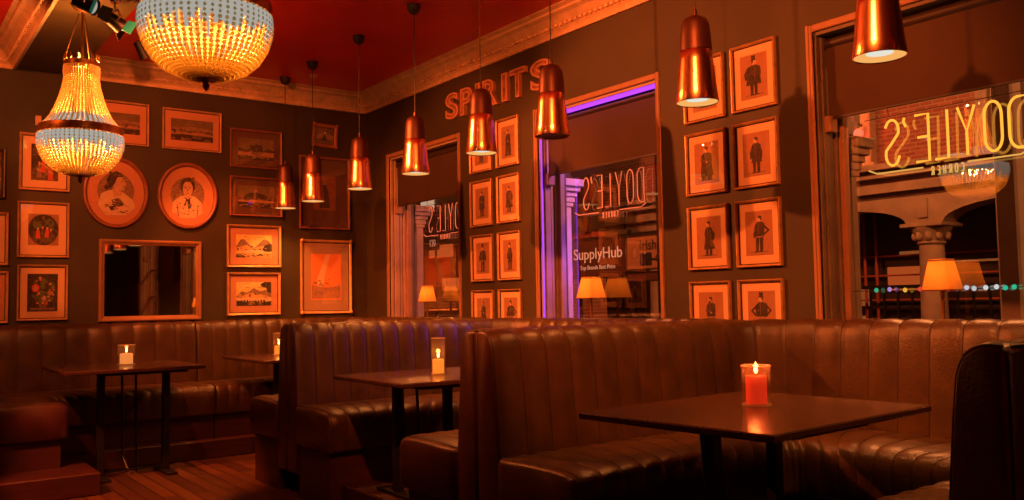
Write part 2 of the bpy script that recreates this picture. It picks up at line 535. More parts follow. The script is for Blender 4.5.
# crown moulding: profile (out from wall, z)
CP = [(0.0, 3.222), (0.022, 3.222), (0.028, 3.236), (0.022, 3.250), (0.030, 3.262), (0.046, 3.276), (0.046, 3.300),
      (0.060, 3.306), (0.074, 3.322), (0.098, 3.346), (0.132, 3.362), (0.132, 3.380), (0.150, 3.386), (0.170, 3.394), (0.170, 3.402), (0.0, 3.402)]
def crown(path, closed_normal_right=True, dent=True):
    """path: list of xy; profile grows to the right of the travel direction, mitred corners"""
    mb = MB()
    n = len(path); rings = []
    def nrm(a, c):
        d = Vector((c[0] - a[0], c[1] - a[1])).normalized()
        return Vector((d.y, -d.x))
    for i, p in enumerate(path):
        if i == 0: m = nrm(path[0], path[1])
        elif i == n - 1: m = nrm(path[-2], path[-1])
        else:
            n1, n2 = nrm(path[i - 1], p), nrm(p, path[i + 1])
            m = (n1 + n2); m = m / (1 + n1.dot(n2))
        rings.append([(p[0] + m.x * u, p[1] + m.y * u, z) for u, z in CP])
    k = len(CP)
    vs_ = [q for r in rings for q in r]
    fs = [(i * k + j, i * k + j + 1, (i + 1) * k + j + 1, (i + 1) * k + j) for i in range(n - 1) for j in range(k - 1)]
    fs += [tuple(range(k)), tuple((n - 1) * k + j for j in range(k))]
    mb.add(vs_, fs)
    if dent:
        for i in range(n - 1):
            a, c = Vector(path[i]), Vector(path[i + 1])
            m = nrm(a, c); d = (c - a).normalized(); ln = (c - a).length
            q = int(ln / 0.055)
            for t in range(1, q):
                o = a + d * (t * ln / q)
                p0 = o - d * 0.016 + m * 0.046; p1 = o + d * 0.016 + m * 0.066
                x0, x1 = sorted((p0.x, p1.x)); y0, y1 = sorted((p0.y, p1.y))
                mb.box(x0, x1, y0, y1, 3.278, 3.300)
    return mb
struct('trim_1', crown([(L, 1.41), (L, W), (XE, W)]), M['crown'], sharp=0)
struct('trim_2', crown([(XE, 0.96), (L, 0.96), (L, YS)][::-1][::-1] if False else [(L, YS), (L, 0.96)]), M['crown'], sharp=0)
struct('trim_3', crown([(XE, 0.96), (L + 0.0, 0.96)][::-1] if False else [(L, 0.96), (XE, 0.96)]), M['crown'], sharp=0)

# skirting along the free bits of wall
b = MB(); b.box(L, L + 0.02, YS, 0.55, 0, 0.16)
struct('baseboard_back', b, M['plinth'])

# raised floor steps in front of the seats
b = MB(); b.bbox(L, -7.34, 1.30, 3.5, 0.0, 0.15, 0.008)
struct('floor_step_1', b, M['plinth'])
b = MB(); b.bbox(L, -6.42, 0.58, 1.30, 0.0, 0.15, 0.008)
struct('floor_step_2', b, M['plinth'])
b = MB(); b.bbox(-5.15, -3.72, 2.36, 4.10, 0.0, 0.15, 0.008)
struct('floor_step_3', b, M['plinth'])
b = MB(); b.bbox(-2.62, -1.50, 2.30, 4.10, 0.0, 0.15, 0.008)
struct('floor_step_4', b, M['plinth'])

# ---------------------------------------------------------------- windows
GY = 4.345
for wi, (x0, x1) in enumerate(WIN):
    root = bpy.data.objects.new('window_%d' % (wi + 1), None)
    COL.objects.link(root); root['kind'] = 'structure'
    root.location = ((x0 + x1) / 2, W, SILL)
    # architrave on the wall face
    b = MB(); e = 0.040
    for (a0, a1, c0, c1) in ((x0 - e, x0, SILL - 0.05, HEAD + e), (x1, x1 + e, SILL - 0.05, HEAD + e), (x0, x1, HEAD, HEAD + e)):
        b.bbox(a0, a1, W - 0.008, W + 0.012, c0, c1, 0.005)
        if a1 - a0 < 0.2:
            mid = a0 + (0.012 if a0 < x0 else e - 0.012)
            b.box(mid - 0.008, mid + 0.008, W - 0.012, W - 0.007, c0, c1)
    b.build('architrave', M['frame_paint'], root)
    # panelled reveals
    b = MB()
    for xx, sg in ((x0, 1), (x1, -1)):
        for y0, y1, d in ((W + 0.012, W + 0.045, 0.012), (W + 0.05, W + 0.105, 0.020), (W + 0.11, W + 0.14, 0.012), (W + 0.145, GY + 0.02, 0.026)):
            xa, xb = sorted((xx, xx + sg * d)); b.bbox(xa, xb, y0, y1, SILL, HEAD, 0.004)
    b.box(x0, x1, W + 0.012, GY + 0.02, HEAD - 0.02, HEAD)
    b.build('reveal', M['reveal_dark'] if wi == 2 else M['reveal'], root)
    # corner blocks at blind level
    b = MB()
    b.bbox(x0, x0 + 0.055, W + 0.055, W + 0.125, 2.135, 2.225, 0.005)
    b.bbox(x1 - 0.055, x1, W + 0.055, W + 0.125, 2.135, 2.225, 0.005)
    b.build('block', M['frame_paint'], root)
    b = MB(); b.bbox(x0, x1, W - 0.04, GY + 0.06, SILL - 0.04, SILL, 0.008)
    b.build('window_sill', M['frame_paint'], root)
    # sash and pane
    b = MB()
    for a0, a1, c0, c1 in ((x0 + 0.02, x0 + 0.055, SILL, HEAD), (x1 - 0.055, x1 - 0.02, SILL, HEAD), (x0 + 0.055, x1 - 0.055, SILL, SILL + 0.05), (x0 + 0.055, x1 - 0.055, HEAD - 0.05, HEAD)):
        b.bbox(a0, a1, GY - 0.004, GY + 0.045, c0, c1, 0.005)
    if wi == 3:
        b.bbox((x0 + x1) / 2 - 0.02, (x0 + x1) / 2 + 0.02, GY - 0.004, GY + 0.045, SILL, HEAD, 0.005)
        for zz in (1.45, 1.95): b.bbox(x0 + 0.05, x1 - 0.05, GY - 0.004, GY + 0.045, zz, zz + 0.03, 0.005)
    b.build('sash', M['frame_paint'] if wi != 1 else M['reveal'], root)
    lean = 0.016 if wi == 2 else 0.0            # pane of the large window tilted to bring the chandelier reflection lower
    b = MB(); b.poly([(x0 + 0.05, GY + 0.020 - lean, SILL + 0.04), (x1 - 0.05, GY + 0.020 - lean, SILL + 0.04), (x1 - 0.05, GY + 0.020 + lean, HEAD - 0.04), (x0 + 0.05, GY + 0.020 + lean, HEAD - 0.04)])
    b.build('pane', M['window_glass'], root)

ordn = ['in the far window beside the room corner', 'in the middle window with the violet light', 'in the large window with the lit neon sign']
for wi, (x0, x1) in enumerate(WIN[:3]):
    t = thing('roller_blind', 'brown fabric roller blind half drawn ' + ordn[wi], 'blind', ((x0 + x1) / 2, 4.25, HEAD), 'roller blinds')
    b = MB(); b.box(x0 + 0.03, x1 - 0.03, 4.252, 4.255, 2.215, 2.62); b.build('fabric', M['blind'], t)
    b = MB()
    b.tube([(x0 + 0.03, 4.262, 2.63), (x1 - 0.03, 4.262, 2.63)], 0.028, 14); b.build('roller', M['blind_tube'], t)
    b = MB(); b.bbox(x0 + 0.03, x1 - 0.03, 4.247, 4.260, 2.205, 2.222, 0.003); b.build('hem_bar', M['blind_tube'], t)
    for xx in (x0 + 0.022, x1 - 0.030):
        b = MB(); b.bbox(xx, xx + 0.008, 4.235, 4.295, 2.60, 2.669, 0.003); b.build('bracket', M['blind_tube'], t)

# violet LED strip in the middle window
x0, x1 = WIN[1]
t = thing('light_strip', 'violet LED strip around the head and left side of the middle window', 'light', (x0, 4.2, 2.6))
b = MB(); b.bbox(x0 + 0.02, x1 - 0.02, 4.187, 4.205, 2.640, 2.668, 0.004); b.build('head_strip', M['led'], t)
b = MB(); b.bbox(x0 + 0.014, x0 + 0.022, 4.186, 4.196, 1.0, 2.64, 0.003); b.build('side_strip', M['led_side'], t)
for zz in (1.55, 2.42):  # floodlights added outside to spread violet onto the pilaster and reveals
    b = MB(); b.bbox(x0 + 0.46, x0 + 0.54, 4.78, 4.84, zz - 0.05, zz + 0.05, 0.006); b.tube([(x0 + 0.50, 4.84, zz), (x0 + 0.50, 4.95, zz)], 0.010, 8); b.tube([(x0 + 0.50, 4.95, zz - 0.01), (x0 + 0.50, 4.95, -0.12)], 0.012, 8)
    b.build('added_flood_head', M['black_metal'], t)
    light('added_violet_flood', 'SPOT', (x0 + 0.45, 4.77, zz), 26.0, (0.32, 0.08, 1.0), 0.04, t, (x0 - 0.05, 4.45, zz - 0.1), math.radians(110), 0.6)

# ================================================================ BANQUETTES
def offset_curve(pts, rad, u, segch, arcch, spc=8, rmin=0.05):
    """samples along the curve offset by u to the right of the polyline pts with rounded corners.
    returns list of (x, y, nx, ny, phase in channel)"""
    n = len(pts)
    P = [Vector(p) for p in pts]
    D = [(P[i + 1] - P[i]).normalized() for i in range(n - 1)]
    N = [Vector((d.y, -d.x)) for d in D]
    Q = []
    for i in range(n):
        if i == 0: Q.append(P[0] + N[0] * u)
        elif i == n - 1: Q.append(P[-1] + N[-1] * u)
        else: Q.append(P[i] + (N[i - 1] + N[i]) * u)       # right-angle corners
    out = []
    r = max(rad - u, rmin)
    for i in range(n - 1):
        a = Q[i] + (D[i] * r if i > 0 else Vector((0, 0)))
        c = Q[i + 1] - (D[i] * r if i < n - 2 else Vector((0, 0)))
        m = segch[i] * spc
        for k in range(m + 1):
            if out and k == 0 and i > 0: continue
            t = k / m
            p = a.lerp(c, t)
            out.append((p.x, p.y, N[i].x, N[i].y, (t * segch[i]) % 1.0))
        if i < n - 2:
            # quarter arc about the inner centre
            cen = Q[i + 1] - D[i] * r + N[i] * r
            turn = N[i].cross(N[i + 1]) if hasattr(N[i], 'cross') else 0
            m = arcch * spc
            for k in range(1, m + 1):
                t = k / m
                nn = (N[i] * math.cos(t * PI / 2) + N[i + 1] * math.sin(t * PI / 2))
                p = cen - nn * r
                out.append((p.x, p.y, nn.x, nn.y, (t * arcch) % 1.0))
    return out

def sweep(pts, rad, prof, segch, arcch, puff=0.0, spc=8, endround=0.0):
    """prof: (u, z, wu, wz): puff displacement weights. closed profile loop"""
    mb = MB()
    cols = [offset_curve(pts, rad, p[0], segch, arcch, spc) for p in prof]
    k = len(prof); n = len(cols[0])
    vs_ = []
    zc = sum(p[1] for p in prof) / k
    for i in range(n):
        for j in range(k):
            x, y, nx, ny, ph = cols[j][i]
            g = 1 - abs(2 * ph - 1) ** 3.2 if puff else 0
            d = puff * (g - 1)
            u_, z_, wu, wz = prof[j]
            vs_.append((x + nx * d * wu, y + ny * d * wu, z_ + d * wz))
    fs = [(i * k + j, i * k + (j + 1) % k, (i + 1) * k + (j + 1) % k, (i + 1) * k + j) for i in range(n - 1) for j in range(k)]
    mb.add(vs_, fs, 0, True)
    c0 = [vs_[j] for j in range(k)]; c1 = [vs_[(n - 1) * k + j] for j in range(k)]
    return mb, c0, c1

BACK = [(0.0, 0.15, 0, 0), (0.0, 0.6, 0, 0), (0.0, 1.10, 0, 0), (0.008, 1.113, 0, 0.3), (0.03, 1.120, 0, .7), (0.058, 1.121, 0, 1), (0.084, 1.112, .4, 1), (0.104, 1.095, .8, .6),
        (0.118, 1.070, 1, .3), (0.128, 1.035, 1, 0), (0.138, 0.95, 1, 0), (0.150, 0.82, 1, 0), (0.160, 0.70, 1, 0), (0.166, 0.62, 1, 0), (0.168, 0.58, .6, 0), (0.168, 0.40, 0, 0), (0.168, 0.15, 0, 0)]
SEAT = [(0.150, 0.345, 0, 0), (0.150, 0.570, 0, 0), (0.165, 0.590, 0, .5), (0.22, 0.597, 0, 1), (0.34, 0.602, 0, 1), (0.49, 0.603, 0, 1), (0.59, 0.600, 0, 1), (0.640, 0.590, .4, .9),
        (0.668, 0.570, .8, .5), (0.682, 0.540, 1, .2), (0.685, 0.500, 1, 0), (0.681, 0.45, .8, 0), (0.674, 0.365, .3, 0), (0.668, 0.345, 0, 0), (0.40, 0.342, 0, 0)]
PLIN = [(0.170, 0.0, 0, 0), (0.170, 0.341, 0, 0), (0.625, 0.341, 0, 0), (0.625, 0.0, 0, 0)]

def seam_lines(pts, rad, prof_rows, segch, arcch, r, lift):
    """piping tubes lying in the grooves between channels"""
    mb = MB()
    cols = [offset_curve(pts, rad, p[0], segch, arcch, 1) for p in prof_rows]
    n = len(cols[0])
    for i in range(1, n - 1):
        path = [(cols[j][i][0] + cols[j][i][2] * lift * prof_rows[j][2], cols[j][i][1] + cols[j][i][3] * lift * prof_rows[j][2], prof_rows[j][1] + lift * prof_rows[j][3]) for j in range(len(prof_rows))]
        mb.tube(path, r, 6)
    return mb

def ring_lift(c, d, k):
    return [(p[0] + d[0] * k, p[1] + d[1] * k, p[2]) for p in c]

def bench(label, pts, segch, arcch, rad, ends, loc, backboard=None, puff_b=0.011, puff_s=0.009):
    t = thing('banquette', label, 'banquette', loc, 'leather banquettes')
    mb, c0, c1 = sweep(pts, rad, BACK, segch, arcch, puff_b)
    back = mb.build('backrest', M['leather'], t, sharp=0)
    seam_lines(pts, rad, BACK[3:15], segch, arcch, 0.0028, -0.0095).build('seam', M['piping'], back)
    def cap(c, d, rings):
        # slightly domed end panel
        cx = sum(p[0] for p in c) / len(c); cy = sum(p[1] for p in c) / len(c)
        prev = None; vs_ = []; k = len(c)
        cz = sum(p[2] for p in c) / k
        for s_, o_ in rings:
            vs_ += [(cx + (p[0] - cx) * s_ + d[0] * o_, cy + (p[1] - cy) * s_ + d[1] * o_, cz + (p[2] - cz) * (1 - (1 - s_) * 0.3) if False else p[2] + (0 if s_ == 1 else -(1 - s_) * 0.06 * (1 if p[2] > cz else -1))) for p in c]
        fs = []
        for a in range(len(rings) - 1):
            fs += [(a * k + j, a * k + (j + 1) % k, (a + 1) * k + (j + 1) % k, (a + 1) * k + j) for j in range(k)]
        fs.append(tuple((len(rings) - 1) * k + j for j in range(k)))
        return vs_, fs
    for which, c, d in ((0, c0, ends[0]), (1, c1, ends[1])):
        if d is None: continue
        vs_, fs = cap(c, d, [(1, 0.0), (1, 0.006), (0.93, 0.014), (0.8, 0.018)])
        ep = MB().add(vs_, fs, 0, True).build('end_panel', M['leather_end'], t, sharp=50)
        MB().tube(ring_lift(c, d, 0.006)[3:-1], 0.0055, 8).build('end_piping', M['piping'], ep)
    mb, s0, s1 = sweep(pts, rad, SEAT, segch, arcch, puff_s)
    seat = mb.build('seat', M['leather'], t, sharp=0)
    seam_lines(pts, rad, SEAT[2:12], segch, arcch, 0.0026, -0.0078).build('seam', M['piping'], seat)
    for c, d in ((s0, ends[0]), (s1, ends[1])):
        if d is None: continue
        vs_, fs = cap(c, d, [(1, 0.0), (0.99, 0.012), (0.95, 0.026), (0.80, 0.036)])
        se = MB().add(vs_, fs, 0, True).build('seat_end', M['leather_end'], t, sharp=50)
        MB().tube(ring_lift(c, d, 0.004)[2:14], 0.005, 8).build('seat_piping', M['piping'], se)
    mb, q0, q1 = sweep(pts, rad, PLIN, [1] * len(segch), 2, 0, 6)
    for q in (q0, q1): mb.poly(q)
    mb.build('plinth', M['plinth'], t, sharp=30)
    if backboard:
        b = MB()
        for bx in backboard: b.bbox(*bx, 0.004)
        b.build('back_board', M['plinth'], t)
    return t

XP1, XP2, XP3 = -3.17, -5.61, -0.955
YB = 4.095
XB = -8.085
bench('brown leather banquette around the nearest table, below the neon window',
      [(XP1, 2.155), (XP1, YB), (XP3, YB), (XP3, 2.12)], [11, 9, 11], 3, 0.42, [(0, -1), (0, -1)], (XP1, 2.155, 0),
      [(XP1, XP3, YB + 0.002, W - 0.034, 0.2, 1.105)])
bench('brown leather banquette behind the second table, under the far and middle windows',
      [(XP2, 2.285), (XP2, YB), (XP1 - 0.002, YB), (XP1 - 0.002, 2.155)], [11, 11, 12], 3, 0.42, [(0, -1), (0, -1)], (XP2, 2.285, 0),
      [(XP2, XP1 - 0.01, YB + 0.002, W - 0.034, 0.2, 1.105)])
bench('brown leather banquette in the room corner under the landscape pictures',
      [(XB, 2.385), (XB, YB), (XP2 - 0.002, YB), (XP2 - 0.002, 2.285)], [10, 11, 11], 3, 0.42, [None, (0, -1)], (XB, 2.385, 0),
      [(XB, XP2 - 0.01, YB + 0.002, W - 0.034, 0.2, 1.105), (L + 0.002, XB - 0.002, 2.39, YB, 0.2, 1.105)])
bench('brown leather banquette on the left along the back wall under the mirror and flower picture',
      [(-6.80, 0.49), (XB, 0.49), (XB, 2.375)], [6, 9], 3, 0.32, [(1, 0), None], (-6.80, 0.49, 0),
      [(L + 0.002, XB - 0.002, 0.49, 2.37, 0.2, 1.105)])
bench('dark leather banquette back at the right edge, beyond the nearest booth',
      [(XP3 + 0.002, 2.12), (XP3 + 0.002, YB), (1.3, YB)], [11, 14], 3, 0.42, [(0, -1), (1, 0)], (XP3, 2.12, 0),
      [(XP3 + 0.01, 1.3, YB + 0.002, W - 0.034, 0.2, 1.105)])

# ================================================================ TABLES
def make_table(label, x0, x1, y0, y1, zf, posts, zt=0.817):
    cx, cy = (x0 + x1) / 2, sum(posts) / 2
    t = thing('dining_table', label, 'table', (cx, cy, zf), 'dark booth tables')
    b = MB(); b.bbox(x0, x1, y0, y1, zt - 0.026, zt, 0.005); b.build('tabletop', M['table'], t)
    b = MB(); b.bbox(x0 + 0.06, x1 - 0.06, posts[0] - 0.05, posts[1] + 0.05, zt - 0.046, zt - 0.0265, 0.004); b.build('support_plate', M['black_metal'], t)
    for py in posts:
        b = MB(); b.bbox(cx - 0.022, cx + 0.022, py - 0.026, py + 0.026, zf + 0.022, zt - 0.0465, 0.004)
        b.build('leg', M['black_metal'], t)
    b = MB(); b.bbox(cx - 0.19, cx + 0.19, posts[0] - 0.04, posts[0] + 0.04, zf, zf + 0.0215, 0.004)
    b.build('foot', M['black_metal'], t)
    b = MB(); b.bbox(cx - 0.19, cx + 0.19, posts[1] - 0.04, posts[1] + 0.04, zf, zf + 0.0215, 0.004)
    b.build('foot', M['black_metal'], t)
    for k in (-0.05, 0.05):
        b = MB(); b.tube([(cx - 0.16, cy + k, zt - 0.047), (cx - 0.12, cy + k, zf + 0.14), (cx - 0.02, cy + k - 0.02 * (1 if k > 0 else -1), zf + 0.03)], 0.009, 8)
        b.tube([(cx - 0.02, posts[0], zf + 0.045), (cx - 0.02, posts[1], zf + 0.045)], 0.008, 8)
        b.build('brace_rod', M['black_metal'], t)
    return t
make_table('dark square table nearest the camera, holding a red candle in a glass', -2.565, -1.72, 2.195, 3.24, 0.15, (2.45, 2.83)).rotation_euler = (0, 0, math.radians(3.5))
make_table('dark table in the second booth, holding a tall glowing amber glass', -4.92, -4.06, 2.28, 3.30, 0.15, (2.48, 2.82))
make_table('dark table in the corner booth, its end peeping out beside the banquette end', -7.62, -6.65, 2.50, 3.50, 0.0, (2.80, 3.20))
make_table('dark table on two posts at the left in front of the mirror wall', -7.47, -6.55, 1.09, 2.03, 0.0, (1.41, 1.87))

# ---------------------------------------------------------------- candles (light > glass, wax, flame)
def candle(name, label, loc, r, h, cr_, ch, wax, lpow, lcol, flame=True, thick=0.004):
    x, y, z = loc
    t = thing(name, label, 'candle', loc, 'table candles')
    b = MB()
    b.lathe([(r, 0.008), (r, h), (r - thick, h), (r - thick, 0.010)], loc, 28)
    gl = b.build('glass', M['clear_glass'], t)
    b = MB(); b.lathe([(r + 0.0008, h - 0.003), (r + 0.0008, h + 0.001), (r - thick - 0.0008, h + 0.001), (r - thick - 0.0008, h - 0.003)], loc, 28); b.build('rim', M['glass_rim'], gl)
    b = MB(); b.lathe([(1e-4, 0.0), (r, 0.0), (r + 0.001, 0.004), (r, 0.008), (1e-4, 0.0085)], loc, 28); b.build('glass_base', M['glass_rim'], t)
    b = MB()
    b.lathe([(1e-4, 0.0088), (cr_, 0.0088), (cr_, ch - 0.004), (cr_ - 0.004, ch), (cr_ * 0.6, ch - 0.006), (1e-4, ch - 0.008)], loc, 24)
    b.build('wax', wax, t)
    b = MB(); b.tube([(x, y, z + ch - 0.010), (x + 0.001, y, z + ch + 0.012)], 0.0014, 6); b.build('wick', M['wick'], t)
    if flame:
        b = MB(); b.lathe([(1e-4, 0.0), (0.006, 0.008), (0.0075, 0.016), (0.005, 0.03), (0.002, 0.042), (1e-4, 0.05)], (x, y, z + ch + 0.006), 12)
        b.build('flame', M['flame'], t)
    light('candle_light', 'POINT', (x, y, z + ch + 0.045), lpow, lcol, 0.012, t)
    return t
candle('pillar_candle', 'red pillar candle burning in a clear glass on the nearest table', (-2.205, 2.80, 0.8172), 0.056, 0.155, 0.040, 0.115, M['red_wax'], 2.0, (1.0, 0.13, 0.025))
candle('candle_glass', 'tall glass with glowing amber candle on the second booth table', (-4.46, 2.74, 0.8172), 0.042, 0.215, 0.034, 0.090, M['amber_wax'], 0.45, (1.0, 0.30, 0.05))
candle('candle_glass', 'short glass with pale glowing candle on the left table', (-7.08, 1.60, 0.8172), 0.062, 0.150, 0.046, 0.085, M['cream_wax'], 0.25, (1.0, 0.28, 0.06))
candle('candle_glass', 'slim candle glass half hidden behind the banquette end on the corner table', (-7.35, 2.90, 0.8172), 0.05, 0.19, 0.036, 0.08, M['amber_wax'], 0.3, (1.0, 0.26, 0.05))

# ================================================================ PENDANTS
def make_pendant(loc, label, lit=True):
    x, y, z = loc                    # z = mouth height
    t = thing('pendant_lamp', label, 'pendant lamp', (x, y, z), 'copper pendant lamps')
    b = MB()
    b.lathe([(0.100, 0.0), (0.1015, 0.004), (0.094, 0.06), (0.087, 0.13), (0.080, 0.20), (0.0755, 0.245), (0.0735, 0.247), (0.078, 0.20), (0.0975, 0.003), (0.100, 0.0)], loc, 40)
    b.build('lower_shade', M['copper'], t)
    b = MB()
    b.lathe([(0.0758, 0.2475), (0.0755, 0.26), (0.071, 0.33), (0.066, 0.375), (0.056, 0.400), (0.036, 0.414), (0.012, 0.421), (0.010, 0.45), (1e-4, 0.452)], loc, 40)
    b.build('upper_shade', M['dark_copper'], t)
    b = MB(); b.lathe([(0.0955, 0.004), (0.085, 0.010), (0.052, 0.016)], loc, 36)
    b.build('reflector', M['lamp_ring'] if lit else M['lamp_off'], t)
    b = MB(); b.lathe([(1e-4, 0.011), (0.03, 0.012), (0.052, 0.0162)], loc, 28)
    b.build('bulb_face', M['lamp_disc'] if lit else M['lamp_off'], t)
    b = MB(); b.tube([(x, y, z + 0.452), (x, y, H - 0.07)], 0.0035, 6); b.build('cord', M['cord'], t)
    b = MB(); b.lathe([(0.012, 0.0), (0.034, 0.012), (0.046, 0.035), (0.05, 0.07)], (x, y, H - 0.0702), 20, cap0=True); b.build('ceiling_cup', M['cord'], t)
    if lit:
        light('pendant_light', 'SPOT', (x, y, z + 0.002), P_PENDANT, AMBER, 0.07, t, (x, y, 0), math.radians(125), 0.7)
    return t
pend = [(-1.845, 2.160, 'copper pendant lamp nearest the camera, in front of the neon window'),
        (-2.775, 2.162, 'copper pendant lamp hanging before the right-hand picture group'),
        (-3.865, 2.180, 'unlit copper pendant lamp covering the last letter of the wall word'),
        (-4.585, 2.190, 'copper pendant lamp hanging below the first I of the wall word'),
        (-5.420, 2.165, 'copper pendant lamp in front of the far window'),
        (-6.300, 2.158, 'copper pendant lamp hanging just left of the room corner'),
        (-7.210, 2.154, 'copper pendant lamp in front of the tall dark picture'),
        (-0.920, 2.160, 'added unseen copper pendant lamp lighting the right-edge banquette'),  # added out of view to brighten the right edge
        (0.000, 2.160, 'added unseen copper pendant lamp furthest right, for light along the window wall'),  # also added out of view, for light at the right and in the mirror
        (-7.840, 2.154, 'copper pendant lamp furthest from the camera, beside the dim landscapes')]
first = None
for x, z, lab in pend:
    if 'unlit' in lab:
        make_pendant((x, 3.16, z), lab, False)
    elif first is None:
        first = make_pendant((x, 3.16, z), lab)
    else:
        # same build, its own cord length, so built afresh
        make_pendant((x, 3.16, z), lab)

# ================================================================ CHANDELIERS
def chandelier(loc, label, s=1.0, ztop=3.24):
    x, y, zb = loc                     # zb = band height
    t = thing('chandelier', label, 'chandelier', loc, 'empire bead chandeliers')
    sr = s * 0.92
    P = lambda r, z: (r * sr, z * s)
    # metal band and crown
    b = MB(); b.lathe([P(.268, -.030), P(.276, -.026), P(.278, 0), P(.274, .022), P(.266, .026), P(.262, .0), P(.268, -.030)], loc, 56); b.build('metal_band', M['brass'], t)
    b = MB(); b.lathe([P(.108, .425), P(.114, .43), P(.116, .455), P(.106, .46), P(.102, .44), P(.108, .425)], loc, 40)
    for k in range(14):
        a = 2 * PI * k / 14
        cx, cy = x + .112 * sr * math.cos(a), y + .112 * sr * math.sin(a)
        b.lathe([P(.004, .455), P(.010, .475), P(.004, .495), (1e-4, .51 * s)], (cx, cy, zb), 8)
    b.build('crown_ring', M['brass'], t)
    # drop fringe below the crown
    b = MB()
    for k in range(44):
        a = 2 * PI * k / 44
        cx, cy = x + .115 * sr * math.cos(a), y + .115 * sr * math.sin(a)
        b.lathe([P(1e-4, .352), P(.0055, .365), P(.007, .395), P(.005, .428)], (cx, cy, zb), 6)
    b.build('drop_fringe', M['bead'], t)
    # upper strands
    up = [(.106, .425), (.108, .38), (.113, .33), (.125, .27), (.143, .21), (.166, .15), (.196, .09), (.232, .045), (.262, .02)]
    low = [(.272, -.035), (.276, -.07), (.272, -.11), (.255, -.16), (.224, -.21), (.180, -.248), (.125, -.272), (.07, -.285), (.035, -.29)]
    def resample(c, step):
        out = []; acc = 0; pos = 0
        for i in range(len(c) - 1):
            (r0, z0), (r1, z1) = c[i], c[i + 1]
            ln = math.hypot(r1 - r0, z1 - z0)
            d = (step - acc) if out else 0
            while d <= ln:
                f = d / ln
                out.append((r0 + (r1 - r0) * f, z0 + (z1 - z0) * f)); d += step
            acc = ln - (d - step)
        return out
    def strand(curve, step, rad, name, count, phase=0.0):
        pts_ = resample(curve, step)
        b = MB()
        for r, z in pts_:
            b.ball((x + r * sr, y, zb + z * s), rad * s, 6, 4)
        me_o = b.build(name, M['bead'], t)
        me_o.rotation_euler = (0, 0, phase)
        for k in range(1, count):
            o = me_o.copy()
            COL.objects.link(o)
            o.parent = t
            o.rotation_euler = (0, 0, phase + 2 * PI * k / count)
    strand(up, 0.0155, 0.0080, 'upper_bead_strand', 44)
    strand(low, 0.0190, 0.0098, 'lower_bead_strand', 58)
    # emissive ragged shell imitating the overexposed glow, above and below the band
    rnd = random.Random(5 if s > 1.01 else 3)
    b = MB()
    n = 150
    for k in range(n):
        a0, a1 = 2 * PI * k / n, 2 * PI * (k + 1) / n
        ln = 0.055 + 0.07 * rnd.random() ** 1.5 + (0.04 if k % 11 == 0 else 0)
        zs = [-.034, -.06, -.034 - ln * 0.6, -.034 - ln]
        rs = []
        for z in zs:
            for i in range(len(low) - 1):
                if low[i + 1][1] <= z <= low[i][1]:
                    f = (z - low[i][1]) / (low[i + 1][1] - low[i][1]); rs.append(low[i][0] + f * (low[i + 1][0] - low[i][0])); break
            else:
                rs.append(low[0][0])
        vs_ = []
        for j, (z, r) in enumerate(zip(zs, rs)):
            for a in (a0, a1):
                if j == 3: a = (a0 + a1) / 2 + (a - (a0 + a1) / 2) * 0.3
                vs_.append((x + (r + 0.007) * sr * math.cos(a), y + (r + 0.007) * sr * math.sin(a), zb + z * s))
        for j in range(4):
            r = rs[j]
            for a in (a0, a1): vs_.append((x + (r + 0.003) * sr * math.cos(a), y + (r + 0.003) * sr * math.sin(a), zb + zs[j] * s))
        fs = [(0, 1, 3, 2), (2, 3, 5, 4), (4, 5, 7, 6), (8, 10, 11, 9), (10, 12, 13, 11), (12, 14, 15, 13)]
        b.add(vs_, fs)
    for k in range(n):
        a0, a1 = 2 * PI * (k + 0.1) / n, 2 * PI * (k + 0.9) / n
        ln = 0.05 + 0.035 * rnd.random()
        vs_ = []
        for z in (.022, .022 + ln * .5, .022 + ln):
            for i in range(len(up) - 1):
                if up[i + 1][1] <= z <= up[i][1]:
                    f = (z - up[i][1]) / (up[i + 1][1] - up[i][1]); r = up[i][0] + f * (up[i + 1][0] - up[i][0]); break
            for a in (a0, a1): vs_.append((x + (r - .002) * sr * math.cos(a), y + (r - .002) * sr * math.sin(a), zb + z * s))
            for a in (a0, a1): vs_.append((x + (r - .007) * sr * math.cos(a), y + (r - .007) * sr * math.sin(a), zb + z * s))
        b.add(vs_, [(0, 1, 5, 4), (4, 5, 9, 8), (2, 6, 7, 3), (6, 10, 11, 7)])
    b.build('blown_out_glow', M['glow_shell'], t)
    # finial
    b = MB(); b.lathe([P(.055, -.285), P(.05, -.292), P(.022, -.296), P(.012, -.31), P(.016, -.322), P(.01, -.335), (1e-4, -.345 * s)], loc, 18)
    b.build('finial', M['brass'], t)
    # inner bulb cluster
    for k in range(6):
        a = 2 * PI * k / 6
        b = MB(); b.ball((x + .12 * s * math.cos(a), y + .12 * s * math.sin(a), zb - .05 * s), 0.022 * s, 10, 6, sz=1.7)
        b.build('bulb', M['core'], t)
        light('bulb_light', 'POINT', (x + .12 * s * math.cos(a), y + .12 * s * math.sin(a), zb - .05 * s), P_CHANDELIER / 6, AMBER, 0.04, t)
    b = MB(); b.tube([(x, y, zb + .46 * s), (x, y, ztop - 0.05)], 0.007, 8); b.build('stem', M['brass'], t)
    b = MB(); b.lathe([(0.02, -0.05), (0.05, -0.035), (0.07, -0.008), (0.072, 0.0)], (x, y, ztop - 0.0005), 24, cap0=True); b.build('ceiling_rose', M['brass'], t)
    for k in range(3):
        a = 2 * PI * k / 3 + 0.4
        b = MB(); b.tube([(x + .108 * s * math.cos(a), y + .108 * s * math.sin(a), zb + .455 * s), (x + .02 * math.cos(a), y + .02 * math.sin(a), ztop - 0.06)], 0.003, 6)
        b.build('stay', M['brass'], t)
